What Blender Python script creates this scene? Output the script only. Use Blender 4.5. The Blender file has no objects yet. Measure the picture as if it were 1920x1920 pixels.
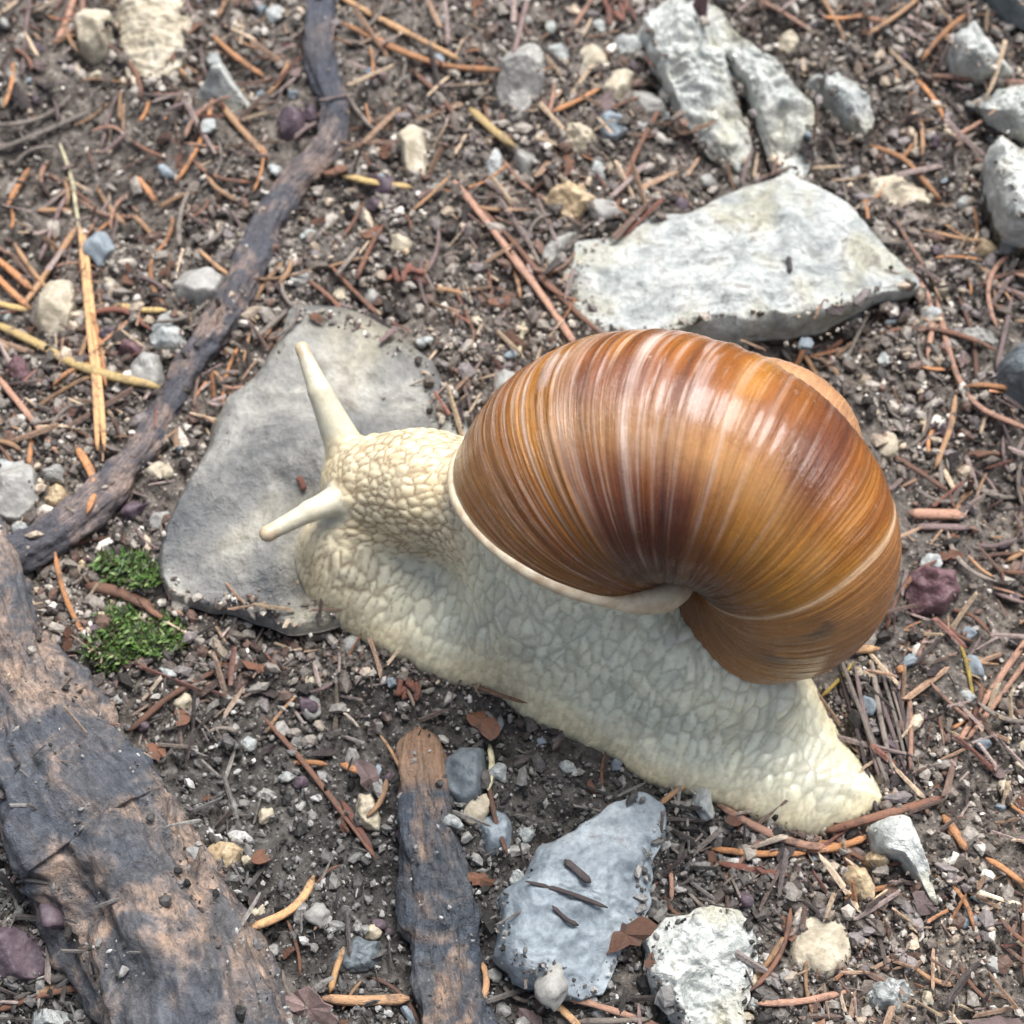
import bpy, math
import numpy as np
from mathutils import Vector, Matrix

# ------------------------------------------------------------------ camera, sky, sun, exposure
# Everything below is worked out in millimetres and written to meshes in metres.
MM = 0.001
FPX, DIST, TILT = 3400.0, 170.0, math.radians(25)          # focal length in photo pixels, mm to the ground, tilt from straight down
CAM = np.array([0.0, -DIST * math.sin(TILT), DIST * math.cos(TILT)])
RIGHT = np.array([1.0, 0, 0]); FWD = np.array([0, math.sin(TILT), -math.cos(TILT)]); UP = np.array([0, math.cos(TILT), math.sin(TILT)])

scene = bpy.context.scene
cam_d = bpy.data.cameras.new('camera'); cam = bpy.data.objects.new('camera', cam_d)
scene.collection.objects.link(cam); scene.camera = cam
cam.location = Vector(CAM * MM)
cam.rotation_euler = (TILT, 0, 0)
cam_d.sensor_width = 36; cam_d.sensor_fit = 'HORIZONTAL'; cam_d.lens = 36 * FPX / 1920
cam_d.clip_start = 0.005; cam_d.clip_end = 60
cam_d.dof.use_dof = True; cam_d.dof.focus_distance = 0.149; cam_d.dof.aperture_fstop = 40

SUN_EL, SUN_AZ = math.radians(61), math.radians(24)        # azimuth measured from +Y (away from the viewer) towards +X
world = bpy.data.worlds.new('World'); scene.world = world; world.use_nodes = True
wt = world.node_tree; wt.nodes.clear()
sky = wt.nodes.new('ShaderNodeTexSky'); sky.sky_type = 'NISHITA'; sky.sun_disc = False
sky.sun_elevation = SUN_EL; sky.sun_rotation = SUN_AZ; sky.dust_density = 4.0; sky.air_density = 1.0; sky.ozone_density = 1.0
hs = wt.nodes.new('ShaderNodeHueSaturation'); hs.inputs['Saturation'].default_value = 0.55
bg = wt.nodes.new('ShaderNodeBackground'); bg.inputs['Strength'].default_value = 0.085
wo = wt.nodes.new('ShaderNodeOutputWorld')
wt.links.new(sky.outputs[0], hs.inputs['Color']); wt.links.new(hs.outputs[0], bg.inputs['Color']); wt.links.new(bg.outputs[0], wo.inputs['Surface'])
sun_d = bpy.data.lights.new('sun', 'SUN'); sun_d.energy = 3.1; sun_d.angle = math.radians(36); sun_d.color = (1.0, 0.985, 0.96)
sun = bpy.data.objects.new('sun', sun_d); scene.collection.objects.link(sun)
sdir = Vector((math.sin(SUN_AZ) * math.cos(SUN_EL), math.cos(SUN_AZ) * math.cos(SUN_EL), math.sin(SUN_EL)))
sun.rotation_euler = sdir.to_track_quat('Z', 'Y').to_euler()
sun.location = sdir * 2
scene.view_settings.view_transform = 'Standard'; scene.view_settings.look = 'None'
scene.view_settings.gamma = 1; scene.view_settings.exposure = 1.02; scene.view_settings.use_curve_mapping = False
scene.render.engine = 'CYCLES'
scene.cycles.use_denoising = True
scene.cycles.max_bounces = 6

# ------------------------------------------------------------------ helpers
rng = np.random.default_rng(7)
def unproj(px, py, z):
    """pixel of the photograph -> point on the level z (mm)"""
    px = np.asarray(px, float); py = np.asarray(py, float)
    d = FWD + ((px - 960) / FPX)[..., None] * RIGHT - ((py - 960) / FPX)[..., None] * UP
    return CAM + d * ((np.asarray(z, float) - CAM[2]) / d[..., 2])[..., None]

def _hash(ix, iy, iz, s):
    h = (ix.astype(np.int64) * 374761393 + iy.astype(np.int64) * 668265263 + iz.astype(np.int64) * 2147483647 + s * 974711) & 0xffffffff
    h = ((h ^ (h >> 13)) * 1274126177) & 0xffffffff
    h = ((h ^ (h >> 15)) * 2246822519) & 0xffffffff
    return (h ^ (h >> 16)) / 4294967295.0
def noise3(x, y, z, s=0):
    x, y, z = np.broadcast_arrays(np.asarray(x, float), np.asarray(y, float), np.asarray(z, float))
    x0, y0, z0 = np.floor(x), np.floor(y), np.floor(z)
    fx, fy, fz = x - x0, y - y0, z - z0
    fx, fy, fz = [f * f * f * (f * (f * 6 - 15) + 10) for f in (fx, fy, fz)]
    r = 0
    for a in (0, 1):
        for b in (0, 1):
            for c in (0, 1):
                r = r + _hash(x0 + a, y0 + b, z0 + c, s) * (fx if a else 1 - fx) * (fy if b else 1 - fy) * (fz if c else 1 - fz)
    return r * 2 - 1
def noise2(x, y, s=0):
    x, y = np.broadcast_arrays(np.asarray(x, float), np.asarray(y, float))
    x0, y0 = np.floor(x), np.floor(y); fx, fy = x - x0, y - y0; z = np.zeros_like(x0)
    fx, fy = [f * f * f * (f * (f * 6 - 15) + 10) for f in (fx, fy)]
    return 2 * ((_hash(x0, y0, z, s) * (1 - fx) + _hash(x0 + 1, y0, z, s) * fx) * (1 - fy) + (_hash(x0, y0 + 1, z, s) * (1 - fx) + _hash(x0 + 1, y0 + 1, z, s) * fx) * fy) - 1
def fbm2(x, y, octv=4, s=0, gain=.5):
    r = 0; a = 1.0; f = 1.0
    for i in range(octv):
        r = r + a * noise2(np.asarray(x) * f + 17.3 * i, np.asarray(y) * f - 9.1 * i, s + i); a *= gain; f *= 2.03
    return r
def fbm3(x, y, z, octv=4, s=0, gain=.5):
    r = 0; a = 1.0; f = 1.0
    for i in range(octv):
        r = r + a * noise3(np.asarray(x) * f + 17.3 * i, np.asarray(y) * f - 9.1 * i, np.asarray(z) * f + 3.7 * i, s + i); a *= gain; f *= 2.03
    return r
def sstep(a, b, x):
    t = np.clip((x - a) / (b - a), 0, 1); return t * t * (3 - 2 * t)
def mixc(a, b, t):
    return np.asarray(a) * (1 - t[..., None]) + np.asarray(b) * t[..., None]
def catmull(pts, n):
    p = np.asarray(pts, float)
    if len(p) == 2:
        t = np.linspace(0, 1, n)[:, None]; return p[0] * (1 - t) + p[1] * t
    q = np.vstack([2 * p[0] - p[1], p, 2 * p[-1] - p[-2]])
    seg = np.linalg.norm(np.diff(p[:, :2], axis=0), axis=1); cum = np.concatenate([[0], np.cumsum(seg)])
    out = []
    for d in np.linspace(0, cum[-1], n):
        i = min(np.searchsorted(cum, d, side='right') - 1, len(p) - 2); t = (d - cum[i]) / max(seg[i], 1e-9)
        a, b, c, e = q[i], q[i + 1], q[i + 2], q[i + 3]
        out.append(.5 * (2 * b + (c - a) * t + (2 * a - 5 * b + 4 * c - e) * t * t + (3 * b - a - 3 * c + e) * t ** 3))
    return np.array(out)

def new_mesh(name, verts, faces, smooth=True, col=None, attrs=None):
    """verts in mm; faces an (n,3) or (n,4) array"""
    me = bpy.data.meshes.new(name)
    v = np.ascontiguousarray(np.asarray(verts, float) * MM, dtype=np.float32)
    fs = faces if isinstance(faces, list) else [faces]
    fs = [np.asarray(f, np.int32) for f in fs if len(f)]
    loops = np.concatenate([f.ravel() for f in fs]); sizes = np.concatenate([np.full(len(f), f.shape[1], np.int32) for f in fs])
    me.vertices.add(len(v)); me.vertices.foreach_set('co', v.ravel())
    me.loops.add(len(loops)); me.loops.foreach_set('vertex_index', loops)
    me.polygons.add(len(sizes)); starts = np.concatenate([[0], np.cumsum(sizes)[:-1]]).astype(np.int32)
    me.polygons.foreach_set('loop_start', starts)
    try: me.polygons.foreach_set('loop_total', sizes)
    except Exception: pass
    me.polygons.foreach_set('use_smooth', np.full(len(sizes), bool(smooth)))
    me.update(calc_edges=True); me.validate()
    if col is not None:
        c = np.ones((len(v), 4), np.float32); c[:, :3] = np.clip(col, 0, 1)
        a = me.attributes.new('tint', 'FLOAT_COLOR', 'POINT'); a.data.foreach_set('color', c.ravel())
    for k, val in (attrs or {}).items():
        a = me.attributes.new(k, 'FLOAT', 'POINT'); a.data.foreach_set('value', np.asarray(val, np.float32))
    return me
def link(name, me, mat=None, parent=None, loc=None, label=None, cat=None, group=None, kind=None, rot=None, scale=None):
    o = bpy.data.objects.new(name, me); scene.collection.objects.link(o)
    if mat is not None and me is not None and not me.materials: me.materials.append(mat)
    if parent is not None: o.parent = parent
    if loc is not None: o.location = Vector(np.asarray(loc) * MM)
    if rot is not None: o.rotation_euler = rot
    if scale is not None: o.scale = scale
    if label: o['label'] = label
    if cat: o['category'] = cat
    if group: o['group'] = group
    if kind: o['kind'] = kind
    return o
def grid_faces(nu, nv, wrap_v=True):
    i = np.arange(nu - 1)[:, None]; j = np.arange(nv if wrap_v else nv - 1)[None]
    j2 = (j + 1) % nv
    return np.stack([i * nv + j + 0 * i, i * nv + j2, (i + 1) * nv + j2, (i + 1) * nv + j], -1).reshape(-1, 4)
def tube(path, rad, nv=7, flat=1.0, wob=0.0, seed=0, cap=True, jit=None):
    """swept tube; path (n,3), rad (n,); flat squashes it vertically"""
    path = np.asarray(path, float); n = len(path)
    tan = np.gradient(path, axis=0); tan /= np.linalg.norm(tan, axis=1)[:, None] + 1e-9
    side = np.cross(tan, [0, 0, 1.0]); side /= np.linalg.norm(side, axis=1)[:, None] + 1e-9
    upv = np.cross(side, tan)
    a = np.linspace(0, 2 * np.pi, nv, endpoint=False)
    r = np.asarray(rad, float)[:, None] * np.ones((1, nv))
    if wob: r = r * (1 + wob * noise3(np.linspace(0, n * .35, n)[:, None], np.cos(a) * 1.3, np.sin(a) * 1.3, seed))
    if jit is not None: r = r * jit
    v = path[:, None] + r[..., None] * (np.cos(a)[None, :, None] * side[:, None] + flat * np.sin(a)[None, :, None] * upv[:, None])
    v = v.reshape(-1, 3); f = [grid_faces(n, nv)[:, ::-1]]
    if cap:
        v = np.vstack([v, path[:1], path[-1:]]); k = n * nv
        j = np.arange(nv); j2 = (j + 1) % nv
        f.append(np.stack([np.full(nv, k), j, j2], -1)); f.append(np.stack([np.full(nv, k + 1), (n - 1) * nv + j2, (n - 1) * nv + j], -1))
    return v, f

class NT:
    """small node-tree writer"""
    def __init__(self, name, rough=.7, spec=.4):
        self.m = bpy.data.materials.new(name); self.m.use_nodes = True; self.t = self.m.node_tree
        self.b = self.t.nodes['Principled BSDF']; self.b.inputs['Roughness'].default_value = rough; self.b.inputs['Specular IOR Level'].default_value = spec
    def n(self, typ, **kw):
        nd = self.t.nodes.new(typ)
        for k, v in kw.items():
            if hasattr(nd, k) and k not in nd.inputs: setattr(nd, k, v)
            else: self.set(nd.inputs[k], v)
        return nd
    def set(self, sock, v):
        if isinstance(v, bpy.types.NodeSocket): self.t.links.new(v, sock)
        elif hasattr(v, '__len__') and sock.type == 'RGBA' and len(v) == 3: sock.default_value = (*v, 1)
        else: sock.default_value = v
    def coord(self, which='Object'): return self.n('ShaderNodeTexCoord').outputs[which]
    def attr(self, name, out='Color'): return self.n('ShaderNodeAttribute', attribute_name=name).outputs[out]
    def noise(self, vec, scale, detail=4, rough=.55, dist=0):
        return self.n('ShaderNodeTexNoise', Vector=vec, Scale=scale, Detail=detail, Roughness=rough, Distortion=dist).outputs['Fac']
    def mapping(self, vec, scale=(1, 1, 1), rot=(0, 0, 0)):
        nd = self.n('ShaderNodeMapping', Vector=vec); nd.inputs['Scale'].default_value = scale; nd.inputs['Rotation'].default_value = rot; return nd.outputs[0]
    def ramp(self, fac, stops):
        nd = self.t.nodes.new('ShaderNodeValToRGB'); self.set(nd.inputs[0], fac); e = nd.color_ramp.elements
        while len(e) < len(stops): e.new(.5)
        for el, (p, c) in zip(e, stops): el.position = p; el.color = (*c, 1) if hasattr(c, '__len__') else (c, c, c, 1)
        return nd.outputs['Color']
    def mix(self, a, b, fac, mode='MIX'):
        nd = self.t.nodes.new('ShaderNodeMix'); nd.data_type = 'RGBA'; nd.blend_type = mode
        self.set(nd.inputs[0], fac); self.set(nd.inputs[6], a); self.set(nd.inputs[7], b); return nd.outputs[2]
    def math(self, op, a, b=0.0):
        nd = self.t.nodes.new('ShaderNodeMath'); nd.operation = op; self.set(nd.inputs[0], a); self.set(nd.inputs[1], b); return nd.outputs[0]
    def bump(self, height, dist, strength=1.0, normal=None):
        nd = self.n('ShaderNodeBump'); self.set(nd.inputs['Height'], height); nd.inputs['Distance'].default_value = dist * MM; nd.inputs['Strength'].default_value = strength
        if normal is not None: self.t.links.new(normal, nd.inputs['Normal'])
        return nd.outputs[0]
    def done(self, color=None, normal=None, rough=None, **kw):
        if color is not None: self.set(self.b.inputs['Base Color'], color)
        if normal is not None: self.set(self.b.inputs['Normal'], normal)
        if rough is not None: self.set(self.b.inputs['Roughness'], rough)
        for k, v in kw.items(): self.set(self.b.inputs[k], v)
        return self.m

# ------------------------------------------------------------------ materials (Object coordinates are metres: scale 1000 = 1 per mm)
def soil_material():
    g = NT('soil', .85, .35); c = g.coord()
    n1 = g.noise(c, 60, 4); n2 = g.noise(c, 900, 6, .7); n3 = g.noise(c, 3200, 3, .7)
    col = g.ramp(n2, [(.27, (.016, .014, .013)), (.42, (.08, .071, .064)), (.58, (.18, .164, .148)), (.78, (.42, .395, .365))])
    col = g.mix(col, g.ramp(n1, [(.35, (.6, .58, .58)), (.65, (1.2, 1.12, 1.04))]), .8, 'MULTIPLY')
    col = g.mix(col, (.5, .53, .56), g.attr('damp', 'Fac'), 'MULTIPLY')
    b1 = g.bump(n2, .7, .8); b2 = g.bump(n3, .25, .8, b1)
    wet = g.ramp(g.noise(c, 70, 4), [(.42, .85), (.58, .38)])
    return g.done(col, b2, wet)
def crumb_material(name, rough=.85):
    g = NT(name, rough, .4); c = g.coord(); n = g.noise(c, 2600, 4, .7)
    col = g.mix(g.attr('tint'), g.ramp(n, [(.3, (.45, .43, .42)), (.7, (1.5, 1.45, 1.4))]), .8, 'MULTIPLY')
    return g.done(col, g.bump(n, .18, .8), g.ramp(g.noise(c, 330, 3), [(.4, rough), (.6, rough * .45)]))
def stone_material(name, dark, mid, light, scale=260, bump=.5, dirt=.45, rough=.58, fine=1500, dirtcol=(.085, .068, .055), stain=None):
    g = NT(name, rough, .45); c = g.coord()
    n1 = g.noise(c, scale, 6, .62, .4); n2 = g.noise(c, fine, 5, .7); n3 = g.noise(c, scale * .45, 3)
    col = g.ramp(n1, [(.3, dark), (.48, mid), (.68, light)])
    if stain: col = g.mix(col, stain, g.ramp(n3, [(.5, 0), (.68, .65)]))
    col = g.mix(col, g.ramp(n2, [(.3, (.62, .62, .63)), (.7, (1.3, 1.3, 1.28))]), .75, 'MULTIPLY')
    d = g.noise(c, scale * .9 + 37, 7, .68, .6)
    col = g.mix(col, dirtcol, g.ramp(d, [(1 - dirt - .06, 0), (1 - dirt + .1, .85)]))
    pits = g.n('ShaderNodeTexVoronoi', Vector=c, Scale=fine * .6).outputs['Distance']
    b = g.bump(n1, bump, .9); b = g.bump(n2, bump * .35, .9, b); b = g.bump(pits, bump * .15, .6, b)
    return g.done(col, b)
def wood_material(name, base, worn, dark, worn_lo=.52, patch=150, tip=None):
    g = NT(name, .5, .45); c = g.coord('UV'); o = g.coord()
    grain = g.noise(g.mapping(c, (2.6, 9, 1)), 3, 7, .75, .9)
    big = g.noise(o, 85, 5, .6, .5); pat = g.noise(g.mapping(o, (1, 1, 1)), patch, 4, .55, .8); fine = g.noise(o, 1100, 6, .78); mid = g.noise(o, 420, 5, .7)
    col = g.ramp(grain, [(.28, dark), (.52, base), (.75, tuple(min(1, b * 1.8 + .02) for b in base))])
    w = g.mix(g.ramp(grain, [(.3, tuple(x * .45 for x in worn)), (.6, worn), (.8, tuple(min(1, x * 1.4) for x in worn))]), g.ramp(fine, [(.3, (.55,) * 3), (.7, (1.35,) * 3)]), .8, 'MULTIPLY')
    mask = g.math('MULTIPLY', g.ramp(pat, [(worn_lo - .01, 0), (worn_lo + .09, 1)]), g.math('MULTIPLY', g.ramp(mid, [(.36, .15), (.58, 1)]), g.ramp(grain, [(.32, .25), (.55, 1)])))
    col = g.mix(col, w, mask)
    if tip:
        sx = g.n('ShaderNodeSeparateXYZ', Vector=c).outputs[0]; tm = g.ramp(g.math('ADD', sx, g.math('MULTIPLY', grain, .12)), [(.5, 1), (.6, 0)])
        col = g.mix(col, g.mix(tip, g.ramp(grain, [(.3, (.6,) * 3), (.7, (1.25,) * 3)]), .8, 'MULTIPLY'), tm)
    col = g.mix(col, (.26, .24, .22), g.math('MULTIPLY', g.ramp(fine, [(.54, 0), (.68, .8)]), g.ramp(mid, [(.42, .1), (.62, 1)])))
    col = g.mix(col, (.025, .028, .034), g.ramp(fine, [(.28, .7), (.4, 0)]))
    col = g.mix(col, g.ramp(big, [(.35, (.65, .74, .86)), (.65, (1.2, 1.08, .96))]), .75, 'MULTIPLY')
    b = g.bump(grain, .45, .7); b = g.bump(mid, .9, .8, b); b = g.bump(fine, .45, .9, b)
    return g.done(col, b, g.ramp(mid, [(.4, .3), (.6, .65)]))
def needle_material(name, colr, var=.5):
    g = NT(name, .5, .45); c = g.coord('UV'); o = g.coord(); rnd = g.n('ShaderNodeObjectInfo').outputs['Random']
    lum = g.ramp(rnd, [(0, (1 - var * .6,) * 3), (1, (1 + var * .6, 1 + var * .5, 1 + var * .4))])
    streak = g.noise(g.mapping(c, (3, 9, 1)), 2.0, 4, .65); fine = g.noise(o, 2200, 4, .7)
    col = g.mix(colr, lum, 1.0, 'MULTIPLY')
    col = g.mix(col, g.ramp(streak, [(.3, (.35, .3, .3)), (.5, (1, 1, 1)), (.75, (1.5, 1.45, 1.4))]), .85, 'MULTIPLY')
    col = g.mix(col, (.07, .055, .05), g.ramp(g.noise(o, 900, 5, .75), [(.5, 0), (.68, .85)]))
    return g.done(col, g.bump(streak, .16, .8), g.ramp(fine, [(.35, .38), (.65, .7)]))

SOIL = soil_material(); CRUMB = crumb_material('crumb'); GRIT = crumb_material('grit', .7)
NEED = {k: needle_material('needle_' + n, c) for k, n, c in [
    ('O', 'orange', (.43, .21, .095)), ('T', 'tan', (.36, .22, .125)), ('S', 'straw', (.46, .34, .15)), ('B', 'brown', (.17, .085, .055)),
    ('R', 'red_brown', (.17, .07, .05)), ('M', 'mauve', (.19, .14, .138)), ('G', 'grey', (.2, .175, .155)), ('P', 'pink_tan', (.34, .2, .145)),
    ('D', 'dark', (.05, .04, .042)), ('Y', 'yellow', (.42, .31, .07)), ('W', 'pale', (.52, .5, .34)), ('L', 'light_orange', (.56, .34, .17))]}
STONE = {
    'bright': stone_material('stone_white_lit', (.24, .26, .25), (.47, .49, .47), (.7, .71, .68), 330, 1.0, .38, stain=(.36, .33, .22)),  # lighter copy of the white stone, direct sunlight put into its colour
    'white': stone_material('stone_white', (.17, .19, .19), (.37, .39, .385), (.6, .61, .59), 330, 1.0, .4, stain=(.33, .31, .21)),
    'bluegrey': stone_material('stone_bluegrey', (.12, .145, .17), (.2, .235, .265), (.32, .36, .39), 170, .35, .33, .6),
    'darkblue': stone_material('stone_darkblue', (.06, .075, .085), (.11, .13, .145), (.19, .21, .22), 200, .35, .36, .65),
    'grey': stone_material('stone_grey', (.17, .165, .155), (.27, .265, .25), (.4, .39, .37), 220, .4, .34),
    'slab': stone_material('stone_slab', (.06, .065, .072), (.17, .168, .16), (.4, .39, .35), 120, .9, .4, .32, stain=(.3, .265, .16), dirtcol=(.13, .112, .088)),
    'beige': stone_material('stone_beige', (.25, .21, .15), (.4, .35, .265), (.56, .51, .41), 330, .45, .32),
    'tan': stone_material('stone_tan', (.28, .2, .12), (.42, .32, .2), (.58, .47, .32), 330, .4, .28),
    'purple': stone_material('stone_purple', (.045, .032, .045), (.085, .06, .075), (.15, .11, .12), 260, .4, .3, .6),
    'plum': stone_material('stone_plum', (.06, .032, .04), (.115, .06, .07), (.2, .12, .13), 330, .6, .3, .6),
}

# ------------------------------------------------------------------ the ground and one shared height map
HS, HN = 0.25, 640; HO = -80.0                             # mm per cell, cells, first cell
gx = HO + HS * np.arange(HN)
GX, GY = np.meshgrid(gx, gx, indexing='ij')
def ground_z(x, y):
    z = 1.5 * fbm2(x / 26, y / 26, 3, 11) + 1.0 * fbm2(x / 5.5, y / 5.5, 3, 31) + .33 * np.abs(fbm2(x / 1.5, y / 1.5, 3, 51))
    return z
HM = ground_z(GX, GY)
COVER = np.zeros_like(HM)                                  # 1 where a stone or root lies
def sample(A, x, y):
    fx = np.clip((np.asarray(x) - HO) / HS, 0, HN - 1.001); fy = np.clip((np.asarray(y) - HO) / HS, 0, HN - 1.001)
    i, j = fx.astype(int), fy.astype(int); a, b = fx - i, fy - j
    return A[i, j] * (1 - a) * (1 - b) + A[i + 1, j] * a * (1 - b) + A[i, j + 1] * (1 - a) * b + A[i + 1, j + 1] * a * b
def on_ground(px, py, off=0.0, hm=None):
    """point of the terrain seen at a pixel"""
    A = HM if hm is None else hm
    z = 0.0
    for _ in range(6):
        p = unproj(px, py, z); z = sample(A, p[..., 0], p[..., 1]) + off
    return unproj(px, py, z)

fine = np.arange(-74, 74.01, .3)
ext = 74 * 1.22 ** np.arange(1, 21)
ax = np.concatenate([-ext[::-1], fine, ext])
AX, AY = np.meshgrid(ax, ax + 4, indexing='ij')
gz = ground_z(AX, AY)
dc = unproj(820, 1560, 0); wetness = sstep(42, 10, np.hypot((AX - dc[0]), (AY - dc[1]) * 1.5) + 7 * fbm2(AX / 9, AY / 9, 3, 77))   # a damp hollow below the snail
gm = new_mesh('ground', np.stack([AX, AY, gz], -1).reshape(-1, 3), grid_faces(len(ax), len(ax), False)[:, ::-1], attrs={'damp': wetness.ravel()})
link('ground', gm, SOIL, kind='structure', label='dark crumbly forest soil under the litter', cat='soil')

# ------------------------------------------------------------------ stones
def stone(pix, h, mat, label, name='stone', seed=0, p=3.0, planes=5, rough=.25, sink=1.2, nphi=None, nrho=None, peak=None, tilt=(0, 0), edge=.04, group=None, dz=0.0, cat='stone', lift=.25, ridged=.0):
    """a bedded stone: outline traced on the photo, laid on the terrain, with a faceted, rough top"""
    r_ = np.random.default_rng(seed + 1000)
    if name == 'pebble' and h < 5: h, p = h * .72, 2.3
    pix = np.asarray(pix, float)
    cpx = pix.mean(0); base = on_ground(cpx[0], cpx[1], hm=HM0)[2] + dz - (.5 if name == 'stone' else .25)
    w = unproj(pix[:, 0], pix[:, 1], base + lift * h)[:, :2]
    c = w.mean(0); R = np.sqrt(((w - c) ** 2).sum(1)).mean()
    # radial outline by ray casting against the polygon
    nf = 360; ph = np.linspace(0, 2 * np.pi, nf, endpoint=False); rr = np.zeros(nf)
    q = w - c; q2 = np.roll(q, -1, 0)
    for k, a in enumerate(ph):
        d = np.array([math.cos(a), math.sin(a)]); e = q2 - q
        den = d[0] * e[:, 1] - d[1] * e[:, 0]; den = np.where(np.abs(den) < 1e-9, 1e-9, den)
        t = (q[:, 0] * e[:, 1] - q[:, 1] * e[:, 0]) / den; u = (q[:, 0] * d[1] - q[:, 1] * d[0]) / den
        ok = (u >= -1e-6) & (u <= 1 + 1e-6) & (t > 0); rr[k] = t[ok].max() if ok.any() else R
    ker = np.hanning(9); ker /= ker.sum()
    rr = np.convolve(np.concatenate([rr[-8:], rr, rr[:8]]), ker, 'same')[8:-8]
    rr *= 1 + edge * fbm2(np.cos(ph) * 2.2, np.sin(ph) * 2.2, 4, seed + 3)
    pl = []
    for k in range(planes):
        a = r_.uniform(0, 2 * np.pi); s = r_.uniform(.25, .95) * h / R
        pl.append((math.cos(a) * s, math.sin(a) * s, h * r_.uniform(.72, 1.0)))
    def ztop(x, y):
        dx, dy = x - c[0], y - c[1]
        ro = np.sqrt(dx * dx + dy * dy); a = np.arctan2(dy, dx) % (2 * np.pi)
        rad = np.interp(a, np.concatenate([ph, [2 * np.pi]]), np.concatenate([rr, rr[:1]]))
        s = np.clip(ro / rad, 0, 1)
        if peak is None: z = h * np.power(np.maximum(1 - s ** p, 0), 1 / max(p * .62, 1.2))
        else:
            pk = (unproj(peak[0], peak[1], base + h)[:2] - c); dd = np.sqrt((dx - pk[0] * (1 - s)) ** 2 + (dy - pk[1] * (1 - s)) ** 2)
            z = h * np.maximum(1 - s ** .9, 0)
        z0 = z
        for (ax_, ay_, cc) in pl: z = np.minimum(z, cc - ax_ * dx - ay_ * dy)
        z = np.maximum(z, .38 * z0)
        fall = np.clip((1 - s) * 6, 0, 1)
        n = fbm2(x / (R * .35), y / (R * .35), 5, seed + 7, .55)
        if ridged: n = n * (1 - ridged) + ridged * (1 - 2 * np.abs(fbm2(x / (R * .5) + .7 * y / R, y / (R * .18), 4, seed + 9)))
        z = z + rough * n * fall + (tilt[0] * dx + tilt[1] * dy) * fall
        return base + np.where(s >= .999, -sink, np.maximum(z, -sink)), s
    big = R > 3.5
    nphi = nphi or (150 if big else 56); nrho = nrho or (52 if big else 18)
    rho = 1 - (1 - np.linspace(0, 1, nrho)) ** 1.7; rho[-1] = .9985
    A = np.linspace(0, 2 * np.pi, nphi, endpoint=False)
    rad = np.interp(A, np.concatenate([ph, [2 * np.pi]]), np.concatenate([rr, rr[:1]]))
    X = c[0] + rho[1:, None] * rad * np.cos(A); Y = c[1] + rho[1:, None] * rad * np.sin(A)
    Z, _ = ztop(X, Y)
    low = np.stack([c[0] + rad * .97 * np.cos(A), c[1] + rad * .97 * np.sin(A), np.full(nphi, base - sink - 1.0)], -1)
    V = np.vstack([np.stack([X, Y, Z], -1).reshape(-1, 3), low]); n1 = nrho
    # small sideways jitter so the flank is not a perfect sweep
    j = fbm3(V[:, 0] / (R * .3), V[:, 1] / (R * .3), V[:, 2] / (R * .3), 3, seed + 21)
    V[:, :2] += (j * rough * .5)[:, None] * (V[:, :2] - c) / (R)
    zc, _ = ztop(np.array([c[0]]), np.array([c[1]]))
    V = np.vstack([V, [[c[0], c[1], zc[0]]], [[c[0], c[1], base - sink - 1.0]]]); k = n1 * nphi
    jj = np.arange(nphi); j2 = (jj + 1) % nphi
    f = [grid_faces(n1, nphi)[:, ::-1], np.stack([np.full(nphi, k), jj, j2], -1), np.stack([np.full(nphi, k + 1), (n1 - 1) * nphi + j2, (n1 - 1) * nphi + jj], -1)]
    org = np.array([c[0], c[1], base])
    me = new_mesh(name, V - org, f); 
    link(name, me, STONE[mat], loc=org, label=label, cat=cat, group=group)
    # height map
    sel = (np.abs(GX - c[0]) < rr.max() * 1.02) & (np.abs(GY - c[1]) < rr.max() * 1.02)
    zt, s = ztop(GX[sel], GY[sel])
    HM[sel] = np.where(s < .99, np.maximum(HM[sel], zt), HM[sel]); COVER[sel] = np.maximum(COVER[sel], np.clip((1 - s - .01 - .09 * (.5 + fbm2(GX[sel] / (R * .5), GY[sel] / (R * .5), 3, seed + 40))) * 6, 0, 1))
def ell(cx, cy, rx, ry, rot=0, n=14, seed=0, irr=.16):
    r_ = np.random.default_rng(seed + 77); a = np.linspace(0, 2 * np.pi, n, endpoint=False)
    k = 1 + irr * r_.uniform(-1, 1, n); ro = math.radians(rot)
    x, y = rx * k * np.cos(a), ry * k * np.sin(a)
    return np.stack([cx + x * math.cos(ro) - y * math.sin(ro), cy + x * math.sin(ro) + y * math.cos(ro)], -1)
HM0 = HM.copy()

stone([(545,575),(640,578),(720,608),(800,672),(855,735),(885,800),(895,880),(820,1000),(740,1110),(640,1165),(560,1182),(470,1172),(380,1162),(320,1132),(300,1080),(310,1000),(350,925),(400,820),(430,750),(490,690),(530,630)],
      4.2, 'slab', 'large smooth grey stone slab under the head of the snail', seed=1, p=3.8, planes=5, rough=.4, tilt=(-.01, .0), sink=3, lift=.15, dz=.25)
stone([(1020,500),(1060,455),(1140,438),(1160,412),(1290,395),(1400,355),(1480,345),(1560,378),(1612,430),(1655,485),(1722,545),(1712,568),(1640,562),(1610,592),(1540,625),(1480,642),(1400,640),(1300,655),(1180,655),(1075,640),(1025,600)],
      6.0, 'white', 'large pale grey-white angular stone behind the snail shell', seed=2, p=6, planes=7, rough=.8, ridged=.3, sink=3)
stone([(1185,62),(1225,38),(1265,34),(1300,80),(1345,118),(1385,180),(1408,232),(1414,290),(1392,330),(1340,290),(1290,240),(1245,180),(1205,120)],
      6.5, 'bright', 'pale jagged rock with a fissure between it and a twin ridge', seed=63, p=6, planes=5, rough=1.1, ridged=.4, sink=3, dz=.6, edge=.1)
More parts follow.
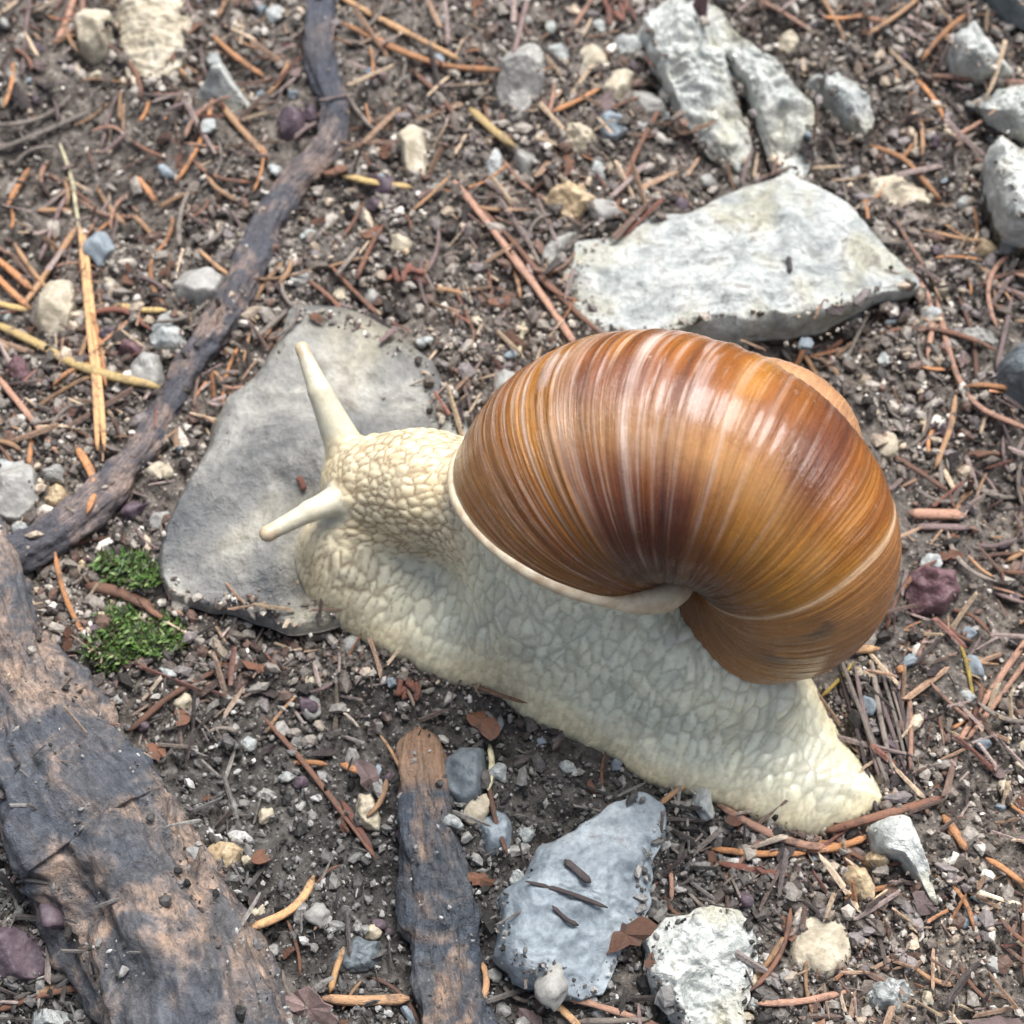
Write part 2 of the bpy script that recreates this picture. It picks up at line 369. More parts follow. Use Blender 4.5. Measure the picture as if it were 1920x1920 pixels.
stone([(1285,8),(1320,2),(1350,28),(1385,75),(1425,125),(1480,175),(1525,225),(1532,290),(1500,355),(1465,345),(1432,280),(1412,215),(1375,150),(1335,95),(1300,60)],
      6.8, 'bright', 'long pale rock ridge lying beside the jagged fissured rock', seed=64, p=6, planes=5, rough=1.1, ridged=.4, sink=3, dz=.6, edge=.1)
stone([(1838,315),(1868,282),(1925,272),(1990,300),(2000,430),(1925,475),(1882,455),(1850,395)], 7, 'bright', 'bright white angular rock beside two orange twigs', seed=5, planes=1, rough=.6, p=6, dz=.5)
stone([(1818,195),(1860,168),(1930,165),(1990,200),(1980,262),(1925,275),(1880,252),(1842,225)], 5.5, 'bright', 'flat pale greenish-white rock stacked against the bright white rock', seed=6, planes=1, rough=.6, p=6, dz=.4)
stone([(1778,92),(1828,60),(1862,92),(1897,140),(1845,152),(1790,132)], 4.5, 'bright', 'small white wedge of stone beside an orange-brown twig', seed=7, planes=1, rough=.5, p=5, dz=.4)
stone([(1508,158),(1570,128),(1612,150),(1642,222),(1622,262),(1580,245),(1552,205)], 4, 'white', 'rounded pale greenish stone next to the long rock ridge', seed=8, p=3.5, planes=2, rough=.5, dz=.4)
stone([(1630,335),(1700,322),(1752,350),(1745,385),(1680,395),(1640,375)], 2.2, 'beige', 'flat beige stone crossed by a curved orange needle', seed=9, planes=4)
stone([(1862,705),(1888,655),(1925,638),(1990,670),(1980,750),(1925,768),(1880,742)], 5, 'darkblue', 'dark blue-grey rounded stone at the bend of a pinkish twig', seed=10, p=2.5, planes=2)
stone([(-40,890),(0,878),(42,858),(70,888),(76,940),(38,977),(-5,972),(-45,940)], 4.5, 'grey', 'pale grey faceted stone sitting against the thick root', seed=11, planes=6, rough=.15, p=4)
stone(ell(100, 887, 21, 19, seed=12), 2.6, 'grey', 'small round light grey pebble beside the faceted stone at the root', name='pebble', cat='pebble', seed=12, planes=2, rough=.1, dz=1)
stone(ell(102, 930, 24, 24, seed=13), 2, 'tan', 'small rusty brown pebble beside the faceted stone at the root', name='pebble', cat='pebble', seed=13, planes=2, rough=.1)
stone([(72,560),(100,528),(138,525),(146,570),(130,625),(100,645),(68,620)], 4.0, 'beige', 'beige rounded stone wedged between orange splinters', seed=14, p=2.6, planes=3, rough=.15)
stone([(318,545),(345,512),(400,502),(428,522),(415,560),(370,580),(330,572)], 3.6, 'grey', 'oval pale grey stone lying against the thin root', seed=15, p=2.4, planes=2, rough=.12)
stone([(138,50),(160,15),(205,15),(218,50),(205,100),(170,112),(145,90)], 4.5, 'beige', 'rounded grey-beige stone beside a broad crumbling block', seed=16, p=2.5, planes=2, rough=.2)
stone([(222,20),(260,-20),(340,-20),(365,50),(345,120),(300,165),(245,160),(222,100)], 4, 'beige', 'broad crumbling grey-beige block of stone sunk in the soil', seed=17, planes=5, rough=.6, ridged=.3)
stone([(355,185),(385,140),(412,92),(435,135),(475,190),(430,205),(390,205)], 6, 'bright', 'white pyramid-shaped stone pointing up beside orange needles', seed=18, planes=3, rough=.2, peak=(415, 110), p=2)
stone([(278,615),(305,598),(345,620),(352,652),(310,660),(280,650)], 3.2, 'white', 'bright bluish-white chip beside the straw stem', name='pebble', cat='pebble', seed=19, planes=4, rough=.1)
stone([(240,690),(262,655),(300,665),(308,715),(285,745),(248,728)], 3, 'grey', 'grey pebble at the broken end of the straw stem', name='pebble', cat='pebble', seed=20, planes=3, rough=.15)
stone(ell(243, 655, 26, 18, 20, seed=21), 2.4, 'plum', 'small plum-red pebble next to the bluish-white chip', name='pebble', cat='pebble', seed=21, planes=2, rough=.12)
stone(ell(35, 690, 22, 24, seed=22), 1.8, 'plum', 'small plum-red pebble near the long brown-orange needle', name='pebble', cat='pebble', seed=22, planes=2, rough=.12)
stone([(932,120),(960,80),(1000,78),(1030,115),(1028,160),(995,205),(950,215),(925,175)], 5, 'grey', 'smooth light grey stone beside a long orange twig', seed=23, p=2.6, planes=3, rough=.2)
stone([(742,250),(765,230),(795,240),(803,290),(795,330),(760,325)], 3.5, 'beige', 'upright beige pebble in the crumbly soil near the thin root', name='pebble', cat='pebble', seed=24, planes=3, rough=.1)
stone([(905,315),(930,272),(945,300),(940,340),(918,355)], 3, 'white', 'small pointed white chip in the crumbly soil', name='pebble', cat='pebble', seed=25, planes=4, rough=.1)
stone(ell(985, 302, 22, 28, seed=26), 2.6, 'grey', 'small round grey pebble beside the pointed white chip', name='pebble', cat='pebble', seed=26, planes=2, rough=.1)
stone([(1120,175),(1150,135),(1190,130),(1180,170),(1150,205)], 3.5, 'beige', 'beige wedge pebble leaning on a flat grey pebble', name='pebble', cat='pebble', seed=27, planes=3, rough=.1)
stone(ell(1210, 195, 42, 24, 10, seed=28), 2.8, 'grey', 'flat grey pebble under the beige wedge pebble', name='pebble', cat='pebble', seed=28, planes=2, rough=.12)
stone(ell(1145, 230, 30, 22, 15, seed=29), 2.4, 'bluegrey', 'small blue-grey pebble near the beige wedge pebble', name='pebble', cat='pebble', seed=29, planes=2, rough=.1)
stone(ell(1085, 255, 34, 28, 0, seed=30, irr=.3), 2.2, 'beige', 'knobbly pale beige pebble among grey grit', name='pebble', cat='pebble', seed=30, planes=2, rough=.3)
stone(ell(1070, 380, 48, 32, 0, seed=31, irr=.25), 2.4, 'tan', 'mud-coloured tan lump of earth above the large pale stone', name='earth_lump', cat='earth lump', seed=31, planes=1, rough=.4)
stone(ell(1120, 325, 16, 22, 0, seed=32), 2.2, 'white', 'tiny white chip above the mud-coloured lump', name='pebble', cat='pebble', seed=32, planes=3, rough=.1)
stone([(1085,430),(1030,450),(1010,480),(1030,500),(1060,470)], 1.8, 'grey', 'thin grey flake against the left end of the large pale stone', name='pebble', cat='pebble', seed=33, planes=2, rough=.1)
stone([(1010,1592),(1080,1552),(1130,1512),(1200,1490),(1252,1512),(1250,1572),(1222,1620),(1226,1690),(1192,1760),(1160,1802),(1130,1870),(1090,1884),(980,1858),(918,1802),(930,1742),(940,1680),(985,1650)],
      4.6, 'bluegrey', 'large blue-grey stone with dark cracks beside the short root', seed=34, p=4.5, planes=3, rough=.5, ridged=.2, dz=1.4, sink=3)
stone([(1205,1760),(1260,1722),(1330,1698),(1390,1710),(1422,1762),(1412,1850),(1392,1890),(1405,1960),(1290,1960),(1240,1892),(1212,1830)],
      4.4, 'bright', 'mottled white stone with a rusty tint next to the blue-grey stone', seed=35, p=4.5, planes=3, rough=.6, dz=.8)
stone(ell(1540, 1775, 68, 62, 10, seed=36), 1.8, 'beige', 'flat greenish-beige stone nearly buried in grey soil', seed=36, planes=2, rough=.2)
stone(ell(1672, 1862, 48, 36, 0, seed=37, irr=.25), 3.6, 'white', 'lumpy white pebble near the flat buried stone', name='pebble', cat='pebble', seed=37, planes=4, rough=.35)
stone(ell(1645, 1612, 26, 19, 15, seed=38), 2.8, 'tan', 'small tan pebble touching a larger tan pebble', name='pebble', cat='pebble', seed=38, planes=2, rough=.1)
stone([(1572,1650),(1590,1620),(1622,1625),(1645,1665),(1640,1692),(1600,1690)], 3.4, 'tan', 'tan oval pebble between the orange needles and the white splinter', name='pebble', cat='pebble', seed=39, planes=3, rough=.1)
stone([(1622,1550),(1660,1535),(1700,1528),(1722,1580),(1745,1640),(1768,1700),(1745,1692),(1715,1640),(1685,1610),(1640,1600)], 3.2, 'bright', 'long bright white stone splinter by the tip of the tail', seed=40, planes=3, rough=.2, p=3.4, dz=.8)
stone([(385,1590),(405,1575),(440,1580),(462,1592),(445,1620),(420,1635),(392,1625)], 3, 'tan', 'lone tan pebble on the dark soil beside the thick root', name='pebble', cat='pebble', seed=41, planes=3, rough=.1)
stone([(832,1420),(865,1398),(908,1402),(912,1450),(900,1505),(865,1515),(832,1480)], 3.6, 'darkblue', 'dark slate-blue pebble beside the tan end of the short root', name='pebble', cat='pebble', seed=42, planes=3, rough=.15)
stone([(890,1530),(930,1505),(962,1540),(955,1590),(915,1605)], 2.8, 'bluegrey', 'grey-blue pebble next to the dark slate-blue pebble', name='pebble', cat='pebble', seed=43, planes=3, rough=.15)
stone([(-30,1745),(30,1735),(75,1760),(92,1800),(70,1835),(10,1840),(-30,1830)], 3.5, 'purple', 'dark purple stone in the hollow beside the thick root', seed=44, planes=3, rough=.15)
stone([(1690,1085),(1730,1060),(1790,1075),(1800,1115),(1770,1145),(1710,1150)], 3, 'plum', 'plum-coloured lump half hidden beside the shell', seed=45, planes=2, rough=.35)
stone(ell(100, 1915, 42, 22, 0, seed=46), 4, 'white', 'white stone below the thick root with a flat top', seed=46, planes=3, rough=.1)
stone(ell(545, 228, 28, 30, 0, seed=47), 3.2, 'purple', 'dark purple round pebble in the bend of the thin root', name='pebble', cat='pebble', seed=47, planes=1, rough=.1)
stone([(1800,-20),(1850,10),(1900,40),(1990,60),(2000,-60),(1820,-60)], 4, 'darkblue', 'dark slate stone behind the small white wedge', seed=48, planes=3, rough=.2)
stone(ell(500, 1492, 20, 15, 0, seed=49), 1.8, 'grey', 'small pale grey pebble on the dark soil near a long brown needle', name='pebble', cat='pebble', seed=49, planes=2, rough=.1)
stone(ell(690, 1520, 24, 36, -20, seed=50), 2.4, 'beige', 'long beige pebble beside the short root', name='pebble', cat='pebble', seed=50, planes=3, rough=.15)
stone(ell(1180, 85, 34, 24, 0, seed=51), 2.5, 'white', 'off-white pebble touching the jagged fissured rock', name='pebble', cat='pebble', seed=51, planes=3, rough=.15)
stone(ell(1045, 98, 24, 15, 0, seed=52), 2.4, 'white', 'white bean-shaped pebble by the smooth light grey stone', name='pebble', cat='pebble', seed=52, planes=2, rough=.1)
stone(ell(1850, 465, 26, 22, 20, seed=53), 2.4, 'tan', 'round yellowish pebble under the bright white rock', name='pebble', cat='pebble', seed=53, planes=2, rough=.1)
stone(ell(1835, 632, 40, 16, 5, seed=54), 2, 'grey', 'thin grey stone flake near the dark rounded stone', name='pebble', cat='pebble', seed=54, planes=2, rough=.1)
stone(ell(670, 1790, 46, 30, -15, seed=55), 2, 'darkblue', 'low dark pebble between the two dark roots', name='pebble', cat='pebble', seed=55, planes=2, rough=.2)
stone(ell(1480, 80, 20, 24, 0, seed=56), 2, 'beige', 'small cream pebble beside the long rock ridge', name='pebble', cat='pebble', seed=56, planes=2, rough=.1)
stone(ell(1305, 42, 18, 12, 0, seed=57), 8.5, 'plum', 'small red-brown seed-like lump on the pale rock', name='pebble', cat='pebble', seed=57, planes=1, rough=.1)

# ------------------------------------------------------------------ roots
ROOT_MAT = wood_material('root_dark', (.095, .102, .118), (.47, .35, .275), (.026, .03, .038), .5, 120)
ROOT_MAT2 = wood_material('root_brown', (.1, .1, .118), (.46, .34, .28), (.03, .03, .038), .46, 190)
ROOT_MAT3 = wood_material('root_short', (.075, .088, .108), (.45, .31, .22), (.024, .03, .04), .57, tip=(.34, .215, .14))
def root(pix, rad_px, name, mat, label=None, cat=None, parent=None, seed=0, nv=48, n=160, sinkf=.35, lump=.16, zoff=None, flat=.85, org=None):
    pr = np.column_stack([np.asarray(pix, float), np.asarray(rad_px, float), np.zeros(len(pix)) if zoff is None else zoff])
    s = catmull(pr, n); rad = s[:, 2] * .05
    g = on_ground(s[:, 0], s[:, 1], hm=HM0)
    zb = np.convolve(np.pad(g[:, 2], 20, mode='edge'), np.ones(41) / 41, 'valid')
    zc = zb + rad * flat * (1 - 2 * sinkf) + s[:, 3]
    path = unproj(s[:, 0], s[:, 1], zc); rad = rad * (1 - zc / 170)
    arc = np.concatenate([[0], np.cumsum(np.linalg.norm(np.diff(path, axis=0), axis=1))])
    a = np.linspace(0, 2 * np.pi, nv, endpoint=False); Rm = rad.mean()
    A_ = arc[:, None] / Rm
    jit = 1 + lump * fbm3(A_ * .55, np.cos(a) * 1.1, np.sin(a) * 1.1, 5, seed, .55) + .085 * fbm3(A_ * .35, np.cos(a) * 4, np.sin(a) * 4, 3, seed + 5) + .06 * fbm3(A_ * 2.2, np.cos(a) * 6, np.sin(a) * 6, 3, seed + 8)
    v, f = tube(path, rad, nv, flat, jit=jit)
    o0 = path[0] * [1, 1, 0] if org is None else org
    me = new_mesh(name, v - o0, f)
    uv = me.uv_layers.new(name='UVMap'); vi = np.zeros(len(me.loops), np.int32); me.loops.foreach_get('vertex_index', vi)
    nn = len(path) * nv; uu = np.where(vi < nn, arc[np.minimum(vi // nv, len(arc) - 1)] / 12.0, 0); vv = np.where(vi < nn, np.abs((vi % nv) / nv * 2 - 1), 0)
    uv.data.foreach_set('uv', np.stack([uu, vv], -1).astype(np.float32).ravel())
    ob = link(name, me, mat, parent=parent, loc=None if parent is not None else o0, label=label, cat=cat)
    # height map: discs along the path
    for p_, r_ in zip(path[::2], rad[::2]):
        i0, i1 = int((p_[0] - r_ - HO) / HS), int((p_[0] + r_ - HO) / HS) + 2; j0, j1 = int((p_[1] - r_ - HO) / HS), int((p_[1] + r_ - HO) / HS) + 2
        i0, j0 = max(i0, 0), max(j0, 0)
        if i1 <= i0 or j1 <= j0: continue
        X, Y = GX[i0:i1, j0:j1], GY[i0:i1, j0:j1]; d2 = ((X - p_[0]) ** 2 + (Y - p_[1]) ** 2) / (r_ * r_)
        z = p_[2] + r_ * flat * np.sqrt(np.maximum(1 - d2, 0)); ok = d2 < .95
        HM[i0:i1, j0:j1] = np.where(ok, np.maximum(HM[i0:i1, j0:j1], z), HM[i0:i1, j0:j1]); COVER[i0:i1, j0:j1] = np.maximum(COVER[i0:i1, j0:j1], np.clip((1 - np.sqrt(d2)) * 5, 0, .8))
    return ob
rorg = unproj(130, 1500, 0)
rt = link('tree_root', None, loc=rorg, label='thick gnarled tree root with a thin dark side root branching off it', cat='tree root')
root([(-240,640),(-150,820),(-90,960),(-50,1060),(-20,1160),(10,1270),(70,1390),(150,1500),(220,1600),(290,1710),(345,1820),(380,1930),(410,2040),(470,2220),(560,2420)],
     [66,68,70,82,88,96,122,148,150,144,146,150,156,150,140], 'main_root', ROOT_MAT, parent=rt, seed=3, nv=120, n=400, lump=.2, sinkf=.42, org=rorg, flat=1.0)
root([(560,-420),(640,-230),(612,-60),(603,20),(598,90),(612,160),(630,220),(612,285),(560,335),(512,400),(482,470),(440,560),(385,640),(345,700),(312,765),(272,835),(200,920),(125,985),(50,1030),(-30,1060)],
     [28,28,29,31,34,35,32,33,32,33,35,34,32,29,27,29,35,38,42,46], 'side_root', ROOT_MAT2, parent=rt, seed=9, nv=40, n=350, lump=.2, sinkf=.22, org=rorg,
     zoff=[0,0,0,.2,.2,.2,.2,.2,.2,.2,.2,.2,.1,0,-.4,-.5,-.2,0,0,0])
root([(784,1382),(785,1405),(788,1450),(798,1540),(815,1640),(826,1740),(835,1840),(862,1930),(890,2040),(930,2200),(990,2380)], [22,34,40,48,54,58,56,62,66,64,60], 'surface_root', ROOT_MAT3,
     label='short dark root with a bare tan tip beside the blue-grey stone', cat='tree root', seed=14, nv=72, n=230, sinkf=.36, flat=1.0, lump=.24, zoff=[-1,-.3,0,0,0,0,0,0,0,0,0])
HM1 = HM.copy()

# ------------------------------------------------------------------ the snail
def blur(A, k):
    ker = np.ones(2 * k + 1) / (2 * k + 1)
    for axis in (0, 1):
        A = np.apply_along_axis(lambda m: np.convolve(np.pad(m, k, mode='edge'), ker, 'valid'), axis, A)
    return A
FLOORZ = blur(blur(HM, 7), 7)
# shell: a helico-spiral fitted to the outline, lip and umbilicus seen in the photograph
SH = np.array([-0.94167363, -2.59580278, -1.87630934, 21.69998542, 0.30821266, 11.21595469, 12.4959676, 2.24941417, 1.47208714, 0.93410137, 1.00019019, -0.15150767, 1.78729776, -0.0428863, -0.24986675, -0.19962315, 0.23, 3.0, 2.6])
def rotm(r):
    a = np.linalg.norm(r) + 1e-9; k = r / a; K = np.array([[0, -k[2], k[1]], [k[2], 0, -k[0]], [-k[1], k[0], 0]])
    return np.eye(3) + np.sin(a) * K + (1 - np.cos(a)) * K @ K
SROT = rotm(SH[:3])
def shell_pts(th, v, grow=1.0):
    R0, W, Tz, S, asp, tilt, ph, ga, gd, ge, sx, lx, ly = SH[6:19]
    t = th + tilt * np.sin(v - ph)
    R = R0 * W ** (th / (2 * np.pi)); ex = np.exp(th / 1.1); Sv = S * grow * (1 + ga * ex)   # the last part of the whorl changes pitch a little
    r = R * (1 + ge * ex + Sv * np.cos(v)); w = 1 - sstep(-2.3 * np.pi, -1.4 * np.pi, th)               # the spire stands out beyond the body whorl
    z = -R * (Tz + gd * ex) + asp * Sv * R * np.sin(v) + w * sx * R0
    return np.stack([r * np.cos(-t), r * np.sin(-t), z], -1) @ SROT.T + SH[3:6] + w[..., None] * np.array([lx, ly, 0])
SC = SH[3:6]
th_a = np.concatenate([np.linspace(-2 * np.pi * 4.2, -2 * np.pi * 1.35, 260, endpoint=False), np.linspace(-2 * np.pi * 1.35, 0, 1150)])
nvs = 150; va = np.linspace(0, 2 * np.pi, nvs, endpoint=False)
TH, VV = np.meshgrid(th_a, va, indexing='ij')
VW = (VV - 2.6) % (2 * np.pi) + 2.6                        # cross-section angle with its jump on the hidden inner side
# fine growth ridges, stronger near the lip, and slow swellings
def n1d(x, s): return noise2(x, np.zeros_like(x) + .37, s)
wv = .05 * noise2(TH * 1.2, np.cos(VW) * 1.4 + 4, 71)
tw = TH + wv
ridge = .0075 * n1d(tw * 38, 61) * (.6 + .6 * noise2(TH * 4, VW * 2, 66)) + .005 * n1d(tw * 85, 62) + .007 * n1d(tw * 14, 63) + .006 * noise2(TH * 2.2, np.cos(VW) * 2, 64)
ridge *= sstep(-2 * np.pi * 1.6, -2 * np.pi * 1.2, TH) * .9 + .1
SP = shell_pts(TH, VV, 1 + ridge)
# colour: amber ground with growth-line streaks, pale worn lines near the lip, a dark umbilical area and a growth check
amber = np.array([.225, .072, .005]); brown = np.array([.095, .021, .006]); pale = np.array([.55, .40, .29]); mauve = np.array([.2, .075, .042]); gold = np.array([.34, .14, .016]); olive = np.array([.22, .105, .018])
b1 = n1d(tw * 3.1, 81) * .6 + n1d(tw * 9, 82) * .5 + .5 * noise2(TH * 2.0, np.cos(VW) * 1.7 + np.sin(VW) * .9, 83)
col = mixc(amber, brown, sstep(-.05, .75, b1)); col = mixc(col, gold, sstep(.05, .75, -b1))
near = sstep(-2.0, -.7, TH) * (.55 + .45 * sstep(4.6, 5.6, VW))                                # towards the lip
blot = sstep(.1, .5, fbm2(TH * 1.9 + 3, np.cos(VW) * 1.6 + np.sin(VW) * 1.2, 3, 84))
col = mixc(col, mauve, blot * (.25 + .4 * near))
col = mixc(col, np.array([.43, .19, .018]), sstep(-1.35, -1.75, TH) * np.exp(-((VW - 5.1) / .5) ** 2) * .75)
col = mixc(col, np.array([.16, .035, .012]), sstep(-1.9, -1.2, TH) * sstep(-.7, -1.0, TH) * np.exp(-((VW - 4.75) / .3) ** 2) * .8)
band = np.exp(-((np.angle(np.exp(1j * (VW - 5.55)))) / .26) ** 2)   # a faint paler spiral band, the sky's reflection painted into the shell colour
col = mixc(col, np.array([.47, .27, .11]), band * .5 * sstep(-.4, .4, fbm2(TH * 2.5, VW, 2, 85) + .25))
fl = n1d(tw * 52, 86) * .6 + n1d(tw * 125, 87) * .6
brk = .55 + .45 * noise2(TH * 3, VW * 2.2, 88)
col = mixc(col, pale, sstep(.3, .42, fl) * (.14 + .6 * near) * brk)
col = mixc(col, brown * .6, sstep(.25, .5, -fl) * (.25 + .6 * near) * brk)
for t0, wd, am in ((-.2, .008, .5), (-.33, .012, .6), (-.5, .012, .7), (-.62, .014, .8), (-.72, .009, .6), (-.8, .017, .85), (-.86, .008, .6), (-.97, .009, .5), (-1.11, .024, .95), (-1.17, .008, .6), (-1.25, .01, .6), (-1.36, .008, .4), (-1.54, .012, .45), (-1.68, .009, .35), (-1.9, .008, .3)):
    kk = np.exp(-((tw - t0) / wd) ** 2) * am * (.55 + .45 * noise2(TH * 40, VW * 2.5, 97)) * (.65 + .35 * noise2(TH * 3, VW * 6, 98))
    col = mixc(col, np.array([.72, .6, .53]), np.clip(kk * 1.15, 0, 1))
scuff = sstep(.25, .6, fbm2(tw * 16, VW * 1.3, 4, 99)) * np.exp(-((TH + .95) / .38) ** 2) * np.exp(-((np.angle(np.exp(1j * (VW - .1)))) / .75) ** 2)   # whitish worn patches
col = mixc(col, np.array([.66, .56, .52]), scuff * .75)
wl = n1d(tw * 17 + 5, 89)                                  # broad whitish worn lines
col = mixc(col, np.array([.6, .5, .44]), sstep(.6, .75, wl) * (.05 + .25 * sstep(-2.0, -1.0, TH)) * (.6 + .4 * noise2(TH * 5, VW * 3, 90)))
col = mixc(col, olive, sstep(-.55, -.12, TH) * .55 * (1 - sstep(.25, .6, fl) * .6))
umb = np.exp(-((VW - 4.15) / .5) ** 2) * sstep(-.3, -.8, TH)
col = mixc(col, brown * .5, umb * .75)
chk = np.exp(-((tw + 2.47) / .022) ** 2); col = mixc(col, np.array([.6, .42, .26]), chk * .85)
old = sstep(-2.47, -2.52, tw); col = mixc(col, np.array([.36, .165, .05]), old * .6)
spire = sstep(-2 * np.pi * .8, -2 * np.pi * .95, TH); col = mixc(col, np.array([.5, .3, .17]), spire * .55)
dirt = np.clip(np.exp(-(((tw + 2.72) / .1) ** 2 + ((VW - 5.3) / .2) ** 2)) + np.exp(-(((tw + 3.0) / .16) ** 2 + ((VW - 5.0) / .22) ** 2)), 0, 1) * sstep(-.25, .2, fbm3(SP[..., 0] / 3.2, SP[..., 1] / 3.2, SP[..., 2] / 3.2, 4, 95)) * old
col = mixc(col, np.array([.05, .04, .035]), dirt * .8)
dk = np.exp(-((VW - 4.75) / .38) ** 2) * np.exp(-((TH + 1.15) / .5) ** 2); col = col * (1 - .62 * dk * np.array([.8, 1.0, 1.1])[:, None, None]).transpose(1, 2, 0)   # dark pigment round the umbilicus
lipk = sstep(-.05, -.012, TH); col = mixc(col, np.array([.58, .47, .33]), lipk * .6)
vi = SP.reshape(-1, 3)
# thickness: an inner wall near the mouth
thi = np.linspace(0, -1.6, 60); TI, VI = np.meshgrid(thi, va, indexing='ij'); inner = shell_pts(TI, VI, .955)
icol = np.tile(np.array([.5, .4, .3]), (inner.size // 3, 1))
k0 = len(vi); f = [grid_faces(len(th_a), nvs), grid_faces(60, nvs) + k0]
jj = np.arange(nvs); j2 = (jj + 1) % nvs; last = (len(th_a) - 1) * nvs
f.append(np.stack([last + jj, last + j2, k0 + j2, k0 + jj], -1))
nn_ = np.cross(SP[600, 11] - SP[600, 10], SP[601, 10] - SP[600, 10]); 
if nn_ @ (SP[600, 10] - SP[600].mean(0)) < 0: f[0] = f[0][:, ::-1]
else: f[1] = f[1][:, ::-1]
sorg = unproj(1000, 1150, 0); snail = link('snail', None, loc=sorg, label='large snail with a glossy brown striped shell crawling over stones and soil', cat='snail')
shell_me = new_mesh('shell', np.vstack([vi, inner.reshape(-1, 3)]) - sorg, f, col=np.vstack([col.reshape(-1, 3), icol]),
                    attrs={'grow': np.concatenate([np.where(TH < -5, -5 + (tw + 5) * .2, tw).ravel(), np.zeros(len(icol))]), 'around': np.concatenate([VW.ravel(), np.zeros(len(icol))])})
g = NT('shell_horn', .3, .38); c = g.coord()
comb = g.n('ShaderNodeCombineXYZ', X=g.math('MULTIPLY', g.attr('grow', 'Fac'), 60.0), Y=g.math('MULTIPLY', g.attr('around', 'Fac'), 1.2)).outputs[0]
st = g.noise(comb, 1.0, 4, .7); fn = g.noise(c, 900, 5, .7); bl = g.noise(c, 190, 4, .6)
colr = g.mix(g.attr('tint'), g.ramp(st, [(.3, (.55, .5, .48)), (.5, (1, 1, 1)), (.72, (1.4, 1.35, 1.3))]), .6, 'MULTIPLY')
colr = g.mix(colr, g.ramp(bl, [(.35, (.78, .74, .7)), (.65, (1.18, 1.15, 1.1))]), .7, 'MULTIPLY')
spk = g.ramp(fn, [(.66, 0), (.74, .55)]); colr = g.mix(colr, (.5, .38, .27), spk)
rgh = g.ramp(g.noise(c, 420, 5, .7), [(.35, .18), (.68, .42)])
nb = g.bump(st, .3, .8); nb = g.bump(fn, .14, .55, nb)
SHELLM = g.done(colr, nb, rgh, **{'Coat Weight': .4, 'Coat Roughness': .17, 'Coat Tint': (.97, .96, 1.0), 'Subsurface Weight': .12, 'Subsurface Radius': (1.0, .4, .15), 'Subsurface Scale': .0012})
shell_ob = link('shell', shell_me, SHELLM, parent=snail, label='glossy amber-brown coiled shell with pale growth lines')
# lip: the thickened cream rim of the mouth
lv = np.linspace(0, 2 * np.pi, 140, endpoint=False)
ringp = shell_pts(np.zeros(140) + .015, lv, 1.0); ringc = ringp.mean(0)
tanr = np.roll(ringp, -1, 0) - np.roll(ringp, 1, 0); tanr /= np.linalg.norm(tanr, axis=1)[:, None]
outd = ringp - ringc; outd -= (outd * tanr).sum(1)[:, None] * tanr; outd /= np.linalg.norm(outd, axis=1)[:, None]; thd = np.cross(tanr, outd)
lr = .42 * (1 + .2 * noise2(np.cos(lv) * 3, np.sin(lv) * 3, 5)) * (1 + 1.7 * np.exp(-((lv - 3.6) / .3) ** 2)); aa = np.linspace(0, 2 * np.pi, 10, endpoint=False)
lipv = ringp[:, None] + lr[:, None, None] * (np.cos(aa)[None, :, None] * outd[:, None] + 1.25 * np.sin(aa)[None, :, None] * thd[:, None])
lf = grid_faces(140, 10); lf2 = np.stack([139 * 10 + np.arange(10), 139 * 10 + (np.arange(10) + 1) % 10, (np.arange(10) + 1) % 10, np.arange(10)], -1)
g = NT('shell_lip', .38, .5); n = g.noise(g.coord(), 700, 4); LIPM = g.done(g.ramp(n, [(.3, (.42, .31, .2)), (.65, (.66, .57, .42))]), g.bump(n, .15, .5))
link('lip', new_mesh('lip', lipv.reshape(-1, 3) - sorg, [lf, lf2]), LIPM, parent=shell_ob)

# body: implicit surface -> one continuous mesh
fo = np.array([(600,958),(566,1000),(558,1055),(570,1100),(602,1150),(652,1182),(700,1212),(770,1250),(830,1277),(890,1292),(930,1302),(960,1328),(985,1347),(1040,1370),(1100,1397),(1150,1420),(1185,1448),(1230,1472),(1300,1492),(1350,1512),(1400,1532),(1450,1552),(1500,1563),(1550,1563),(1600,1540),(1640,1515),(1658,1498),
               (1640,1460),(1610,1420),(1575,1375),(1552,1330),(1525,1275),(1470,1215),(1400,1140),(1300,1060),(1180,1000),(1060,930),(960,860),(860,835),(760,835),(680,860)], float)
fg = on_ground(fo[:, 0], fo[:, 1], .25, FLOORZ)[:, :2]
fg = catmull(np.vstack([fg, fg[:1]]), 300)[:-1]
h = .22
lo = np.array([unproj(480, 1000, 8)[0] - 2, unproj(1500, 1600, 0)[1] - 2, -4.5]); hi = np.array([unproj(1670, 1500, 0)[0] + 2, unproj(560, 620, 14)[1] + 3, 21.0])
nx, ny, nz = (np.ceil((hi - lo) / h)).astype(int)
xs, ys, zs = lo[0] + h * np.arange(nx), lo[1] + h * np.arange(ny), lo[2] + h * np.arange(nz)
X2, Y2 = np.meshgrid(xs, ys, indexing='ij')
